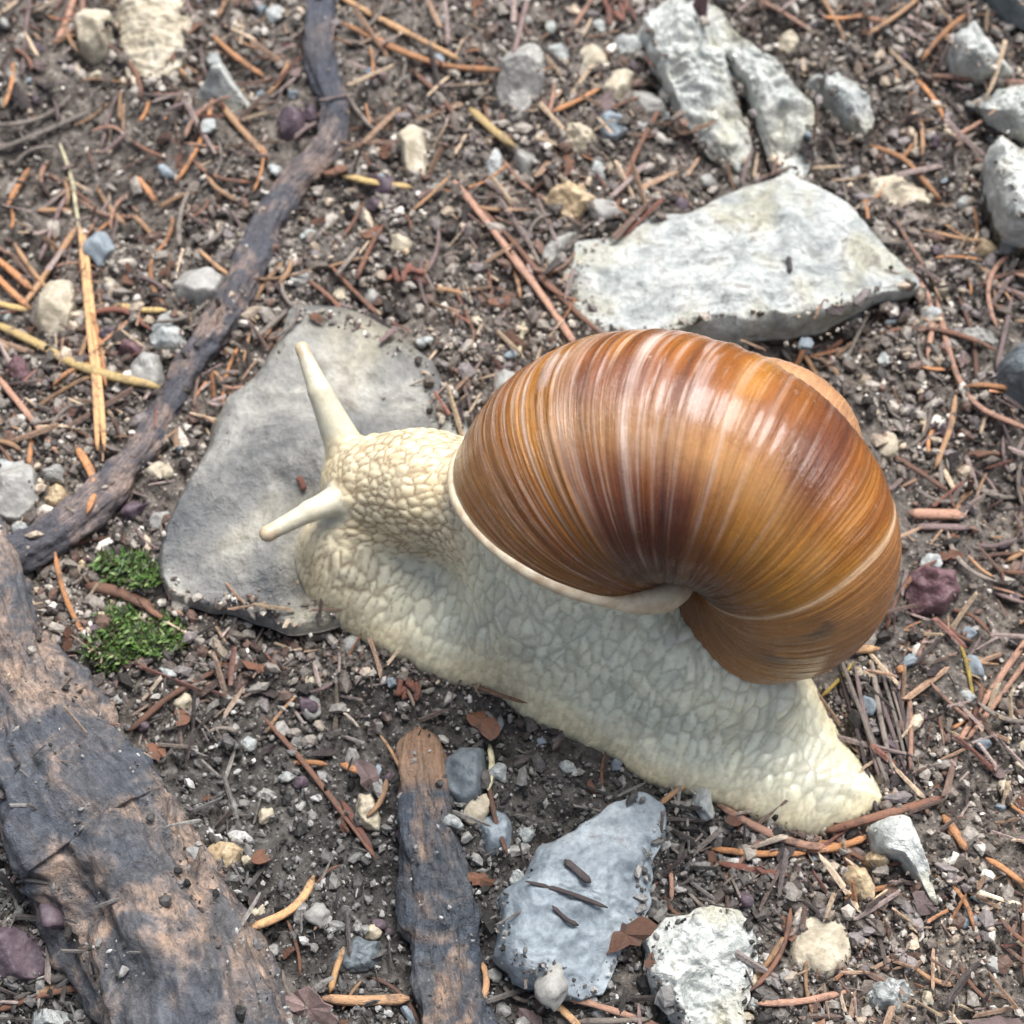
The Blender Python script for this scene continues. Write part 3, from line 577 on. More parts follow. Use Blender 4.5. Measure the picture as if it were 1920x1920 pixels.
# signed distance to the foot outline in plan
q = np.stack([X2.ravel(), Y2.ravel()], -1); dmin = np.full(len(q), 1e9); ins = np.zeros(len(q), bool)
for a, b in zip(fg, np.roll(fg, -1, 0)):
    e = b - a; wq = q - a; t = np.clip((wq @ e) / (e @ e + 1e-12), 0, 1); dd = wq - t[:, None] * e; dmin = np.minimum(dmin, (dd * dd).sum(1))
    cond = ((a[1] <= q[:, 1]) != (b[1] <= q[:, 1])); xi = a[0] + (q[:, 1] - a[1]) / (e[1] + 1e-12) * e[0]; ins ^= cond & (q[:, 0] < xi)
d2 = np.sqrt(dmin) * np.where(ins, -1, 1); d2 = d2.reshape(nx, ny)
zb2 = sample(FLOORZ, X2, Y2)
spine = on_ground(np.array([640, 760, 900, 1050, 1250, 1430, 1560, 1645]), np.array([1000, 1040, 1100, 1180, 1290, 1390, 1460, 1502]), 0, FLOORZ)[:, :2]
spine = catmull(spine, 120)
def along(x, y):
    best = np.full(x.shape, 1e9); s = np.zeros(x.shape)
    arc = np.concatenate([[0], np.cumsum(np.linalg.norm(np.diff(spine, axis=0), axis=1))])
    for p_, a_ in zip(spine, arc):
        d = (x - p_[0]) ** 2 + (y - p_[1]) ** 2; m = d < best; best = np.where(m, d, best); s = np.where(m, a_, s)
    return s, arc[-1]
s2, LEN = along(X2, Y2); u2 = blur(s2, 6) / LEN
Dw = np.interp(u2, [0, .15, .5, .8, 1], [7.0, 8.5, 9.0, 6.5, 4.0]); Hh = np.interp(u2, [0, .12, .3, .6, .85, 1], [4.8, 5.9, 6.6, 5.8, 3.8, 2.2])
Z3 = zs[None, None, :] - zb2[:, :, None]
dd3 = np.maximum(d2 + Dw, 0)[:, :, None]
F = (dd3 ** 1.6 + (np.maximum(Z3, 0) * (Dw / Hh)[:, :, None]) ** 1.6) ** (1 / 1.6) - Dw[:, :, None]
F = np.maximum(F, -(Z3 + 1.0))
del dd3
X3, Y3, ZZ = X2[:, :, None], Y2[:, :, None], zs[None, None, :]
def cone(a, b, ra, rb):
    a, b = np.asarray(a, float), np.asarray(b, float); e = b - a
    t = np.clip(((X3 - a[0]) * e[0] + (Y3 - a[1]) * e[1] + (ZZ - a[2]) * e[2]) / (e @ e), 0, 1)
    return np.sqrt((X3 - a[0] - t * e[0]) ** 2 + (Y3 - a[1] - t * e[1]) ** 2 + (ZZ - a[2] - t * e[2]) ** 2) - (ra + (rb - ra) * t)
def smin(a, b, k):
    hh = np.clip(.5 + .5 * (b - a) / k, 0, 1); return b * (1 - hh) + a * hh - k * hh * (1 - hh)
n0 = unproj(940, 955, 12.5); n1 = unproj(790, 912, 11.0); n2 = unproj(698, 898, 9.8); n3 = unproj(652, 890, 8.8)
F = smin(F, cone(n0, n1, 5.4, 4.5), 3.5); F = smin(F, cone(n1, n2, 4.4, 3.5), 3.0); F = smin(F, cone(n2, n3, 3.3, 2.3), 2.0)
F = smin(F, cone(unproj(620, 1010, 6.5), unproj(700, 960, 7.0), 2.2, 3.2), 3.5)
# mantle filling the shell mouth
mc = ringc; F = smin(F, cone(unproj(1010, 1085, 5.5), mc + [0, 0, -1.0], 7.5, 9.6), 3.5)
# the back swells up to the underside of the shell
F = smin(F, cone(unproj(1060, 1130, 8.0), unproj(1300, 1240, 7.8), 4.2, 3.3), 7.0); F = smin(F, cone(unproj(1300, 1245, 7.8), unproj(1450, 1305, 5.5), 3.3, 2.2), 6.0)
# eye stalks
TENT = [(unproj(646, 838, 10.5), unproj(600, 735, 13.4), unproj(567, 655, 14.2), 1.75, 1.05, .58), (unproj(648, 930, 10.5), unproj(582, 958, 11.7), unproj(503, 1000, 11.6), 1.45, .95, .68)]
for a, m_, b, r0, r1, r2 in TENT:
    F = smin(F, cone(a, m_, r0, r1), .8); F = smin(F, cone(m_, b, r1, r2), .3); F = smin(F, cone(b, b + (b - m_) * .02, r2 + .05, r2 + .05), .25)
for px, py in ((622, 868), (606, 1020)):                   # short lower feelers
    a = unproj(px + 24, py - 2, 7.5); b = unproj(px - 4, py + 4, 7.0); F = smin(F, cone(a, b, .8, .5), .6)
def surface_nets(F):
    I = F < 0
    c = [I[i:i + I.shape[0] - 1, j:j + I.shape[1] - 1, k:k + I.shape[2] - 1] for i in (0, 1) for j in (0, 1) for k in (0, 1)]
    cnt = sum(x.astype(np.int8) for x in c); act = (cnt > 0) & (cnt < 8)
    ids = np.full(act.shape, -1, np.int64); idx = np.argwhere(act); ids[act] = np.arange(len(idx))
    acc = np.zeros((len(idx), 3)); num = np.zeros(len(idx))
    for ax in range(3):
        o1, o2 = [o for o in range(3) if o != ax]
        for a in (0, 1):
            for b in (0, 1):
                off = np.zeros(3, int); off[o1] = a; off[o2] = b; p0 = idx + off; p1 = p0.copy(); p1[:, ax] += 1
                f0 = F[tuple(p0.T)]; f1 = F[tuple(p1.T)]; m = (f0 < 0) != (f1 < 0)
                t = np.where(m, f0 / np.where(m, f0 - f1, 1), 0); pt = p0.astype(float); pt[:, ax] += t
                acc[m] += pt[m]; num[m] += 1
    V = acc / num[:, None]; faces = []
    for ax in range(3):
        o1, o2 = [o for o in range(3) if o != ax]
        sl0 = [slice(None)] * 3; sl1 = [slice(None)] * 3; sl0[ax] = slice(0, -1); sl1[ax] = slice(1, None)
        e = I[tuple(sl0)] != I[tuple(sl1)]; ei = np.argwhere(e); s = I[tuple(sl0)][e]
        ok = (ei[:, o1] > 0) & (ei[:, o2] > 0) & (ei[:, o1] < ids.shape[o1]) & (ei[:, o2] < ids.shape[o2]) & (ei[:, ax] < ids.shape[ax]); ei, s = ei[ok], s[ok]
        def cid(da, db):
            p = ei.copy(); p[:, o1] -= da; p[:, o2] -= db; return ids[tuple(p.T)]
        qd = np.stack([cid(0, 0), cid(1, 0), cid(1, 1), cid(0, 1)], -1)
        flip = s if ax != 1 else ~s
        qd[~flip] = qd[~flip][:, ::-1]; faces.append(qd)
    return V, np.vstack(faces)
BV, BF = surface_nets(F); BV = lo + BV * h
del F, Z3
# relax, then normals
E_ = np.vstack([BF[:, [0, 1]], BF[:, [1, 2]], BF[:, [2, 3]], BF[:, [3, 0]]])
def relax(V, lam):
    acc = np.zeros_like(V); cn = np.zeros(len(V))
    for i in range(3): acc[:, i] = np.bincount(E_[:, 0], V[E_[:, 1], i], len(V)) + np.bincount(E_[:, 1], V[E_[:, 0], i], len(V))
    cn = np.bincount(E_[:, 0], minlength=len(V)) + np.bincount(E_[:, 1], minlength=len(V))
    return V + lam * (acc / np.maximum(cn, 1)[:, None] - V)
for _ in range(8): BV = relax(BV, .5); BV = relax(BV, -.48)
def vnormals(V, Fq):
    nrm = np.cross(V[Fq[:, 2]] - V[Fq[:, 0]], V[Fq[:, 3]] - V[Fq[:, 1]]); N = np.zeros_like(V)
    for k in range(4):
        for i in range(3): N[:, i] += np.bincount(Fq[:, k], nrm[:, i], len(V))
    return N / (np.linalg.norm(N, axis=1)[:, None] + 1e-12)
BN = vnormals(BV, BF)
if (BN[:, 2] * (BV[:, 2] > np.median(BV[:, 2]))).mean() < 0: BF = BF[:, ::-1]; BN = -BN
# tubercles: cells longer across the body than along it
def voro(P, s, jit=.9):
    b = np.floor(P); f1 = np.full(len(P), 9.); f2 = np.full(len(P), 9.); cid = np.zeros(len(P))
    for i in (-1, 0, 1):
        for j in (-1, 0, 1):
            for k in (-1, 0, 1):
                cc = b + [i, j, k]; r = [_hash(cc[:, 0], cc[:, 1], cc[:, 2], s + m) for m in range(3)]
                d = np.sqrt(sum((cc[:, m] + .5 + jit * (r[m] - .5) - P[:, m]) ** 2 for m in range(3)))
                n_ = d < f1; f2 = np.where(n_, f1, np.minimum(f2, d)); cid = np.where(n_, r[0], cid); f1 = np.where(n_, d, f1)
    return f1, f2 - f1, cid
ca, sa = math.cos(math.radians(-27)), math.sin(math.radians(-27))
al = BV[:, 0] * ca + BV[:, 1] * sa; ac = -BV[:, 0] * sa + BV[:, 1] * ca
wob = .5 * noise3(BV[:, 0] / 3, BV[:, 1] / 3, BV[:, 2] / 3, 3)
f1, eg, cid = voro(np.stack([(al + wob) / .9, ac / 1.95, BV[:, 2] / 2.6], -1), 201, .85)
f1b, egb, cidb = voro(np.stack([(al + wob) / .5, ac / 1.7, BV[:, 2] / 1.7], -1), 221, .75)
f1h, egh, cidh = voro(np.stack([BV[:, 0] / 1.25, BV[:, 1] / .82, BV[:, 2] / .82], -1) + .15 * wob[:, None], 241)
ed = -np.array([0.0]); d2v = d2[np.clip(((BV[:, 0] - lo[0]) / h).astype(int), 0, nx - 1), np.clip(((BV[:, 1] - lo[1]) / h).astype(int), 0, ny - 1)]
marg = sstep(-2.6, -.3, d2v)                               # near the foot margin
# head region measured along the neck axis
hd = n2 - n0; tt = ((BV - n0) @ hd) / (hd @ hd)
dneck = np.linalg.norm(BV - (n0 + np.clip(tt, -.1, 1.2)[:, None] * hd), axis=1)
headk = sstep(8.0, 5.0, dneck) * sstep(-.4, .2, tt)
tent = np.zeros(len(BV)); tipk = np.zeros(len(BV))
for a, m_, b, r0, r1, r2 in TENT:
    e = b - a; t = ((BV - a) @ e) / (e @ e); dist = np.linalg.norm(BV - (a + np.clip(t, 0, 1)[:, None] * e), axis=1)
    k = sstep(2.6, 1.7, dist) * sstep(.02, .2, t); tent = np.maximum(tent, k); tipk = np.maximum(tipk, k * sstep(.86, .97, t))
E1 = eg * (1 - marg) + egb * marg; E1 = E1 * (1 - headk) + egh * headk
bumpv = sstep(0, .55, E1); cidm = cid * (1 - marg) + cidb * marg
amp = (.2 * (1 - .72 * marg) - .03 * headk) * (1 - .85 * tent) * sstep(-1.5, .6, BV[:, 2] - sample(FLOORZ, BV[:, 0], BV[:, 1]) + .5)
furrow = noise2(al / 1.1 + wob, ac / 7, 33) * (1 - headk)   # shallow cross furrows
BV = BV + BN * (amp * (bumpv - .6) * (.75 + .5 * cidm) + .1 * furrow * (1 - tent))[:, None]
ub = along(BV[:, 0], BV[:, 1])[0] / LEN
flank = np.array([.68, .7, .58]); creamy = np.array([.68, .61, .42]); neckc = np.array([.6, .52, .36]); tailc = np.array([.58, .56, .44])
bc = np.tile(flank, (len(BV), 1))
bc = mixc(bc, tailc, sstep(.72, 1.0, ub)); bc = mixc(bc, creamy, sstep(-3.2, -.4, d2v) * .85)
front = sstep(.3, .02, ub); bc = mixc(bc, neckc, np.maximum(front * .8, headk)); bc = mixc(bc, creamy, sstep(-1.6, -.2, d2v) * .5)
bc = bc * (.88 + .26 * cidm * (1 - headk) + .26 * cidh * headk)[:, None]
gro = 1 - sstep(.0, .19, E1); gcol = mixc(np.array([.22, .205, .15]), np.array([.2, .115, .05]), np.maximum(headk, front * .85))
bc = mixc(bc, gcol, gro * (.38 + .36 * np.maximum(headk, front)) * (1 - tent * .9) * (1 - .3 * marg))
bc = mixc(bc, np.array([.5, .48, .39]), tent); bc = mixc(bc, np.array([.42, .25, .12]), tipk * .45)
bodyme = new_mesh('body', BV - sorg, BF, col=bc)
g = NT('snail_skin', .4, .5); c = g.coord(); n = g.noise(c, 1500, 5, .65); n2_ = g.noise(c, 260, 3)
cl = g.mix(g.attr('tint'), g.ramp(n, [(.3, (.8, .78, .74)), (.7, (1.15, 1.15, 1.12))]), .7, 'MULTIPLY'); cl = g.mix(cl, g.ramp(n2_, [(.35, (.9, .92, .96)), (.65, (1.08, 1.04, .98))]), .8, 'MULTIPLY')
SKIN = g.done(cl, g.bump(n, .1, .55), g.ramp(n, [(.3, .32), (.7, .52)]), **{'Subsurface Weight': .55, 'Subsurface Radius': (1.0, .8, .55), 'Subsurface Scale': .0013, 'Coat Weight': .45, 'Coat Roughness': .14})
link('body', bodyme, SKIN, parent=snail, label='cream and grey-green wrinkled foot, neck and head with two long eye stalks')

# ------------------------------------------------------------------ needles, twigs, stems traced on the photograph
LIT = .5                                                   # thickness of the crumb layer they lie on
def needle_mesh(name, path, rad, nv=7, flat=.75, seed=0, taper=.3, org=None):
    n = len(path); t = np.linspace(0, 1, n)
    pr = rad * np.clip(np.minimum(t, 1 - t) / .12, 0, 1) ** .5 * (1 - taper) + rad * taper
    pr = pr * (1 + .12 * noise2(t * 6, np.zeros(n) + seed * .71, seed))
    v, f = tube(path, pr, nv, flat, wob=.18, seed=seed)
    arc = np.concatenate([[0], np.cumsum(np.linalg.norm(np.diff(path, axis=0), axis=1))])
    me = new_mesh(name, v - org, f)
    uv = me.uv_layers.new(name='UVMap'); vi = np.zeros(len(me.loops), np.int32); me.loops.foreach_get('vertex_index', vi)
    nn = n * nv; uu = np.where(vi < nn, arc[np.minimum(vi // nv, n - 1)] / 3.0 + seed * 1.7, 0); vv = np.where(vi < nn, np.abs((vi % nv) / nv * 2 - 1) + seed * .37, 0)
    uv.data.foreach_set('uv', np.stack([uu, vv], -1).astype(np.float32).ravel())
    return me
_seed = [0]
def lay(pix, w, colr, label, name='pine_needle', cat='needle', group=None, off=0.0, n=None, flat=.75, parent=None, hm=None, arch=0.0, taper=.3):
    """lay a thin stem along traced pixels on top of whatever lies there"""
    _seed[0] += 1; sd = _seed[0]
    pix = np.asarray(pix, float); L = np.linalg.norm(np.diff(pix, axis=0), axis=1).sum()
    if len(pix) == 2:                                       # a slight natural bend
        d = pix[1] - pix[0]; m = pix.mean(0) + np.array([-d[1], d[0]]) * rng.uniform(-.05, .05); pix = np.array([pix[0], m, pix[1]])
    n = n or int(np.clip(L / 14, 8, 40)); s = catmull(pix, n); A = HM if hm is None else hm
    r = w * .05 / 2 * .85
    g_ = on_ground(s[:, 0], s[:, 1], 0, A); z = g_[:, 2] + r * .6 + LIT * (1 - .6 * sample(COVER, g_[:, 0], g_[:, 1])); t = np.linspace(-1, 1, n)
    z = np.convolve(np.pad(z, 2, mode='edge'), np.ones(5) / 5, 'valid')
    cf = np.polyfit(t, z, min(3, max(1, n // 6))); zl = np.polyval(cf, t); zl += max(0, np.percentile(z - zl, 70)) + off + arch * (1 - t * t)
    path = unproj(s[:, 0], s[:, 1], zl); org = path[n // 2] - [0, 0, r]
    if parent is not None: org = np.array(parent.location) / MM
    me = needle_mesh(name, path, r, 8 if w > 16 else 7, flat, sd, taper, org)
    return link(name, me, NEED[colr], loc=None if parent is not None else org, parent=parent, label=label, cat=cat, group=group)
lay([(-20,602),(60,640),(160,690),(300,727)], 23, 'S', 'thick pale straw stem lying across the soil near the thin root', 'straw_stem', 'stem')
sp0 = on_ground(165, 640)
spl = link('wood_splinter', None, loc=sp0, label='tall bundle of split orange wood fibres crossing the straw stem', cat='splinter')
lay([(150,425),(158,520),(165,600),(178,720),(183,845)], 15, 'L', None, 'strand', None, parent=spl, off=.55)
lay([(158,440),(170,560),(182,660),(190,760),(196,845)], 14, 'L', None, 'strand', None, parent=spl, off=.6)
lay([(166,560),(186,640),(199,725)], 11, 'O', None, 'strand', None, parent=spl, off=.65)
N = [
 ([(112,268),(135,340),(148,430),(160,480)], 9, 'W', 'thin dry grass blade rising from the split orange fibres', 'grass_blade', 'grass'),
 ([(142,428),(95,500),(45,572)], 17, 'T', 'straight tan needle leaning towards the split orange fibres', 0, 0),
 ([(-15,480),(30,515),(62,545)], 17, 'O', 'upper of two parallel orange needles beside the wedged beige stone', 0, 0),
 ([(-15,510),(25,550),(58,580)], 16, 'O', 'lower of two parallel orange needles beside the wedged beige stone', 0, 0),
 ([(-15,566),(52,582)], 15, 'S', 'short straw-coloured stem piece touching the wedged beige stone', 'straw_stem', 'stem'),
 ([(215,572),(312,582)], 16, 'S', 'short ribbed straw piece above the bluish-white chip', 'straw_stem', 'stem'),
 ([(140,602),(195,582),(240,585),(282,618)], 16, 'R', 'curved red-brown needle laid over the split orange fibres', 0, 0),
 ([(-10,700),(50,775),(108,850)], 15, 'P', 'long brown-orange needle near the pale faceted stone', 0, 0),
 ([(142,835),(172,890),(176,925),(163,962)], 17, 'O', 'bent orange needle pair hanging over the side root', 0, 0),
 ([(62,815),(55,872)], 12, 'O', 'short orange needle behind the pale faceted stone', 0, 0),
 ([(14,388),(55,315)], 15, 'O', 'short fat orange needle above the tan leaning needle', 0, 0),
 ([(70,395),(136,396)], 14, 'T', 'short level tan stem beside the thin dry grass blade', 'stem_piece', 'stem'),
 ([(408,188),(455,245),(505,298)], 19, 'T', 'stout tan needle below the white pyramid stone', 0, 0),
 ([(398,65),(440,105),(497,145)], 15, 'O', 'orange needle above the white pyramid stone', 0, 0),
 ([(105,78),(125,40),(142,-15)], 16, 'P', 'pinkish orange needle beside the rounded grey-beige stone', 0, 0),
 ([(42,142),(48,60),(58,-15)], 11, 'M', 'thin upright mauve-grey stalk in the dark soil', 'stalk', 'stalk'),
 ([(-15,285),(80,248),(170,208)], 14, 'G', 'grey-brown twig crossing towards the broad crumbling block', 'twig', 'twig'),
 ([(185,292),(240,245)], 12, 'M', 'lower arm of a small mauve forked bit on the soil', 'twig', 'twig'),
 ([(188,285),(205,215),(222,170)], 10, 'M', 'upper arm of a small mauve forked bit on the soil', 'twig', 'twig'),
 ([(255,330),(272,350),(290,378)], 15, 'O', 'stubby bright orange needle on the soil by the thin root', 0, 0),
 ([(298,390),(330,372),(365,360)], 15, 'T', 'stubby tan bark-like sliver next to the bright orange needle', 'sliver', 'sliver'),
 ([(385,325),(405,352),(445,378)], 12, 'T', 'crooked tan sliver beside the upper thin root', 'sliver', 'sliver'),
 ([(630,-10),(720,40),(800,80),(862,112)], 17, 'L', 'upper of two long yellow-orange twigs meeting at a tip', 'twig', 'twig'),
 ([(640,42),(740,90),(830,122),(940,132)], 18, 'O', 'lower of two long yellow-orange twigs meeting at a tip', 'twig', 'twig'),
 ([(694,88),(699,152)], 10, 'O', 'small upright orange sliver below the two long twigs', 'sliver', 'sliver'),
 ([(962,108),(975,55),(992,-12)], 14, 'M', 'mauve-red stalk leaning on the smooth light grey stone', 'stalk', 'stalk'),
 ([(1066,62),(1090,28),(1114,-10)], 12, 'P', 'pinkish needle above the bean-shaped white pebble', 0, 0),
 ([(1028,215),(1040,155)], 11, 'P', 'thin pink needle against the smooth light grey stone', 0, 0),
 ([(1035,210),(1080,190),(1125,165)], 13, 'O', 'orange needle pointing at the beige wedge pebble', 0, 0),
 ([(880,202),(920,240),(965,275)], 22, 'S', 'pale flattened stem piece with a ragged edge', 'stem_piece', 'stem'),
 ([(640,328),(700,342),(775,352)], 18, 'S', 'straw-yellow stem piece beside the thin root', 'stem_piece', 'stem'),
 ([(770,130),(825,180),(860,225)], 13, 'B', 'brown twig below the two long yellow-orange twigs', 'twig', 'twig'),
 ([(850,338),(900,400),(960,480),(1020,560),(1080,648)], 20, 'P', 'long pinkish-brown twig running under the edge of the shell', 'twig', 'twig'),
 ([(880,372),(950,440),(1010,510),(1070,575),(1135,632)], 13, 'B', 'long thin brown twig beside the pinkish-brown twig', 'twig', 'twig'),
 ([(620,498),(668,550),(712,592)], 12, 'B', 'brown needle above the large grey slab', 0, 0),
 ([(855,545),(875,590),(895,640)], 9, 'B', 'thin brown needle in the soil between slab and pinkish twig', 0, 0),
 ([(983,602),(978,630),(972,668)], 11, 'W', 'tiny pale rice-like husk beside the pinkish-brown twig', 'husk', 'husk'),
 ([(1150,405),(1172,335),(1205,260),(1245,190)], 13, 'B', 'grey-brown twig rising from the large pale stone', 'twig', 'twig'),
 ([(1135,392),(1160,335),(1182,310)], 9, 'G', 'small grey twig beside the grey-brown twig at the pale stone', 'twig', 'twig'),
 ([(1495,185),(1550,255),(1575,320),(1592,395)], 8, 'G', 'hair-thin grey stalk between the rock ridge and the pale stone', 'stalk', 'stalk'),
 ([(1630,272),(1690,295),(1730,335),(1765,378)], 13, 'O', 'curved orange needle over the flat beige stone', 0, 0),
 ([(1690,300),(1712,268)], 9, 'O', 'tiny orange side spur of the curved needle', 0, 0),
 ([(1718,148),(1750,185),(1778,235)], 14, 'O', 'orange-brown needle beside the small white wedge', 0, 0),
 ([(1745,142),(1830,148),(1940,156)], 15, 'P', 'long orange-brown twig resting on the small white wedge', 'twig', 'twig'),
 ([(1688,494),(1735,545),(1748,600),(1738,672)], 13, 'P', 'bent orange-brown twig off the tip of the large pale stone', 'twig', 'twig'),
 ([(1755,558),(1772,630),(1795,705),(1835,762),(1935,808)], 15, 'P', 'long bent pinkish-tan twig beside the dark rounded stone', 'twig', 'twig'),
 ([(1798,555),(1825,635),(1832,720)], 9, 'B', 'thin brown stalk crossing the long bent twig', 'stalk', 'stalk'),
 ([(1642,560),(1612,620),(1578,692)], 10, 'G', 'grey stalk leaning from the pale stone to the shell', 'stalk', 'stalk'),
 ([(1868,755),(1895,835),(1930,940)], 9, 'D', 'dark slender stalk below the dark rounded stone', 'stalk', 'stalk'),
 ([(1702,962),(1760,965),(1812,966)], 26, 'P', 'broad pinkish splinter of wood touching the shell', 'wood_splinter', 'splinter'),
 ([(1715,988),(1825,990)], 16, 'M', 'mauve splinter lying along the broad pinkish splinter', 'wood_splinter', 'splinter'),
 ([(1792,740),(1782,800),(1752,880)], 13, 'T', 'tan stem piece hanging below the long bent twig', 'stem_piece', 'stem'),
 ([(1898,555),(1885,620),(1868,695)], 12, 'M', 'mauve-grey stalk in front of the dark rounded stone', 'stalk', 'stalk'),
 ([(1890,420),(1885,500),(1872,565)], 8, 'G', 'thin grey stalk below the bright white rock', 'stalk', 'stalk'),
 ([(1935,1185),(1865,1285),(1795,1395)], 14, 'P', 'left one of a pair of long pinkish-orange needles', 0, 0),
 ([(1935,1225),(1880,1300),(1812,1388)], 12, 'P', 'right one of a pair of long pinkish-orange needles', 0, 0),
 ([(1800,1205),(1815,1255),(1825,1312)], 9, 'Y', 'yellow grass blade touching the pair of pinkish needles', 'grass_blade', 'grass'),
 ([(1538,1308),(1570,1278),(1602,1240)], 9, 'Y', 'green-yellow grass blade behind the shell and tail', 'grass_blade', 'grass'),
 ([(1490,1245),(1560,1222),(1650,1216)], 17, 'L', 'tan-orange twig stuck against the underside of the shell', 'twig', 'twig'),
 ([(1545,1560),(1640,1532),(1772,1494)], 17, 'B', 'straight brown twig crossing the tip of the tail', 'twig', 'twig'),
 ([(1345,1508),(1420,1552),(1500,1582),(1560,1588)], 17, 'P', 'curved salmon-pink needle along the edge of the tail', 0, 0),
 ([(1520,1592),(1570,1588),(1628,1568)], 16, 'O', 'bright orange needle end under the tail', 0, 0),
 ([(1335,1592),(1420,1600),(1510,1600)], 14, 'O', 'dull orange needle parallel to the salmon-pink needle', 0, 0),
 ([(1345,1618),(1420,1632),(1478,1642)], 14, 'R', 'red-brown needle below the dull orange needle', 0, 0),
 ([(242,1372),(310,1312),(365,1278),(405,1258)], 14, 'B', 'brown needle pointing up and away from the thick root', 0, 0),
 ([(494,1345),(565,1425),(640,1520),(705,1610)], 13, 'B', 'long brown needle on the dark soil towards the short root', 0, 0),
 ([(468,1742),(535,1712),(570,1680),(588,1642)], 18, 'L', 'curved pale orange needle against the thick root', 0, 0),
 ([(160,1098),(225,1112),(288,1142)], 25, 'B', 'stubby brown twig between the two moss patches', 'twig', 'twig'),
 ([(618,1862),(630,1820),(645,1775)], 13, 'L', 'orange sliver standing near the short root', 'sliver', 'sliver'),
 ([(603,1872),(680,1876),(768,1872)], 22, 'T', 'short tan stem piece lying up against the short root', 'stem_piece', 'stem'),
 ([(1005,1850),(1050,1890),(1095,1935)], 15, 'L', 'light orange needle crossing the foot of the blue-grey stone', 0, 0),
 ([(1055,1868),(1150,1895),(1250,1930)], 14, 'P', 'pinkish needle at the foot of the blue-grey stone', 0, 0),
 ([(1420,1882),(1500,1878),(1592,1858)], 15, 'P', 'pinkish needle between the mottled white stone and the lumpy pebble', 0, 0),
 ([(1848,1608),(1890,1635),(1935,1672)], 14, 'O', 'orange-brown needle on the grey soil beyond the white splinter', 0, 0),
 ([(1768,1528),(1790,1560),(1812,1595)], 19, 'O', 'fat orange wood sliver beyond the straight brown twig', 'sliver', 'sliver'),
 ([(916,1470),(930,1540),(952,1605)], 10, 'B', 'thin brown needle next to the grey-blue pebble', 0, 0),
 ([(918,1395),(922,1440),(915,1482)], 13, 'W', 'pale frayed fibre beside the dark slate-blue pebble', 'fibre', 'fibre'),
 ([(638,1432),(670,1445),(708,1455)], 16, 'O', 'short orange needle near the tan tip of the short root', 0, 0),
 ([(640,1500),(668,1545),(700,1598)], 13, 'R', 'red-brown needle beside the long beige pebble', 0, 0),
 ([(-10,1895),(70,1868),(165,1848)], 14, 'B', 'brown twig below the dark purple stone', 'twig', 'twig'),
 ([(70,1862),(122,1845)], 13, 'T', 'tan sliver lying on the brown twig below the purple stone', 'sliver', 'sliver'),
 ([(905,1805),(912,1835),(908,1872)], 14, 'T', 'small tan sliver between short root and blue-grey stone', 'sliver', 'sliver'),
 ([(868,720),(880,755),(886,795)], 9, 'M', 'small mauve stalk against the front rim of the shell', 'stalk', 'stalk'),
 ([(1058,1612),(1082,1632),(1108,1655)], 16, 'D', 'dark brown seed husk lying on the blue-grey stone', 'husk', 'husk'),
 ([(985,1652),(1060,1672),(1140,1702)], 9, 'D', 'dark strip standing in for the shade in a crevice of the blue-grey stone', 'dark_strip', 'root hair'),  # dark strip laid in for a shaded crevice in the stone
 ([(1035,1698),(1060,1722),(1085,1735)], 9, 'D', 'short dark root hair on the blue-grey stone', 'dark_strip', 'root hair'),
 ([(558,893),(566,905),(570,920)], 15, 'R', 'tiny rusty seed on the slab between the eye stalks', 'seed', 'seed'),
 ([(1685,1248),(1692,1262)], 20, 'O', 'glossy orange resin bit among dark fibres behind the tail', 'resin_bit', 'resin'),
 ([(1478,480),(1482,510)], 12, 'D', 'dark speck of bark on the large pale stone', 'bark_speck', 'bark'),
]
for px, w, cc, lab, nm, ct in N:
    lay(px, w, cc, lab, nm or 'pine_needle', ct or 'needle')
# the frayed dark plant fibres beside the tail
fb0 = on_ground(1640, 1370); fb = link('fibre_bundle', None, loc=fb0, label='frayed bundle of dark plant fibres beside the tail', cat='fibres')
for k in range(9):
    x0 = 1572 + k * 12 + rng.uniform(-16, 16); x1 = 1645 + k * 11 + rng.uniform(-30, 30); y0 = 1235 + rng.uniform(-10, 25); y1 = 1400 + 100 * (1 - k / 11) + rng.uniform(-25, 30)
    lay([(x0, y0), ((x0 + x1) / 2 + rng.uniform(-6, 6), (y0 + y1) / 2), (x1, y1)], rng.uniform(6, 12), rng.choice(['D', 'D', 'G', 'M', 'G']), None, 'fibre', None, parent=fb, off=rng.uniform(0, .6))
# two pinnate red-brown cone scales
for (cx, cy, lab) in ((755, 1295, 'dark red frayed cone scale under the edge of the foot'), (1165, 18, 'red-brown frayed cone scale beside the jagged rock'), (762, 512, 'red-brown frayed cone scale near the large grey slab')):
    o0 = on_ground(cx, cy); cs = link('cone_scale', None, loc=o0, label=lab, cat='cone scale')
    for k in range(8):
        x = cx + rng.uniform(-30, 30); y = cy + rng.uniform(-14, 14); a_ = rng.normal(1.4, .5); L_ = rng.uniform(9, 20); lay([(x - L_ * math.cos(a_), y - L_ * math.sin(a_)), (x + rng.uniform(-3, 3), y), (x + L_ * math.cos(a_), y + L_ * math.sin(a_))], rng.uniform(8, 17), 'R', None, 'scale_strip', None, parent=cs, off=rng.uniform(0, .4))

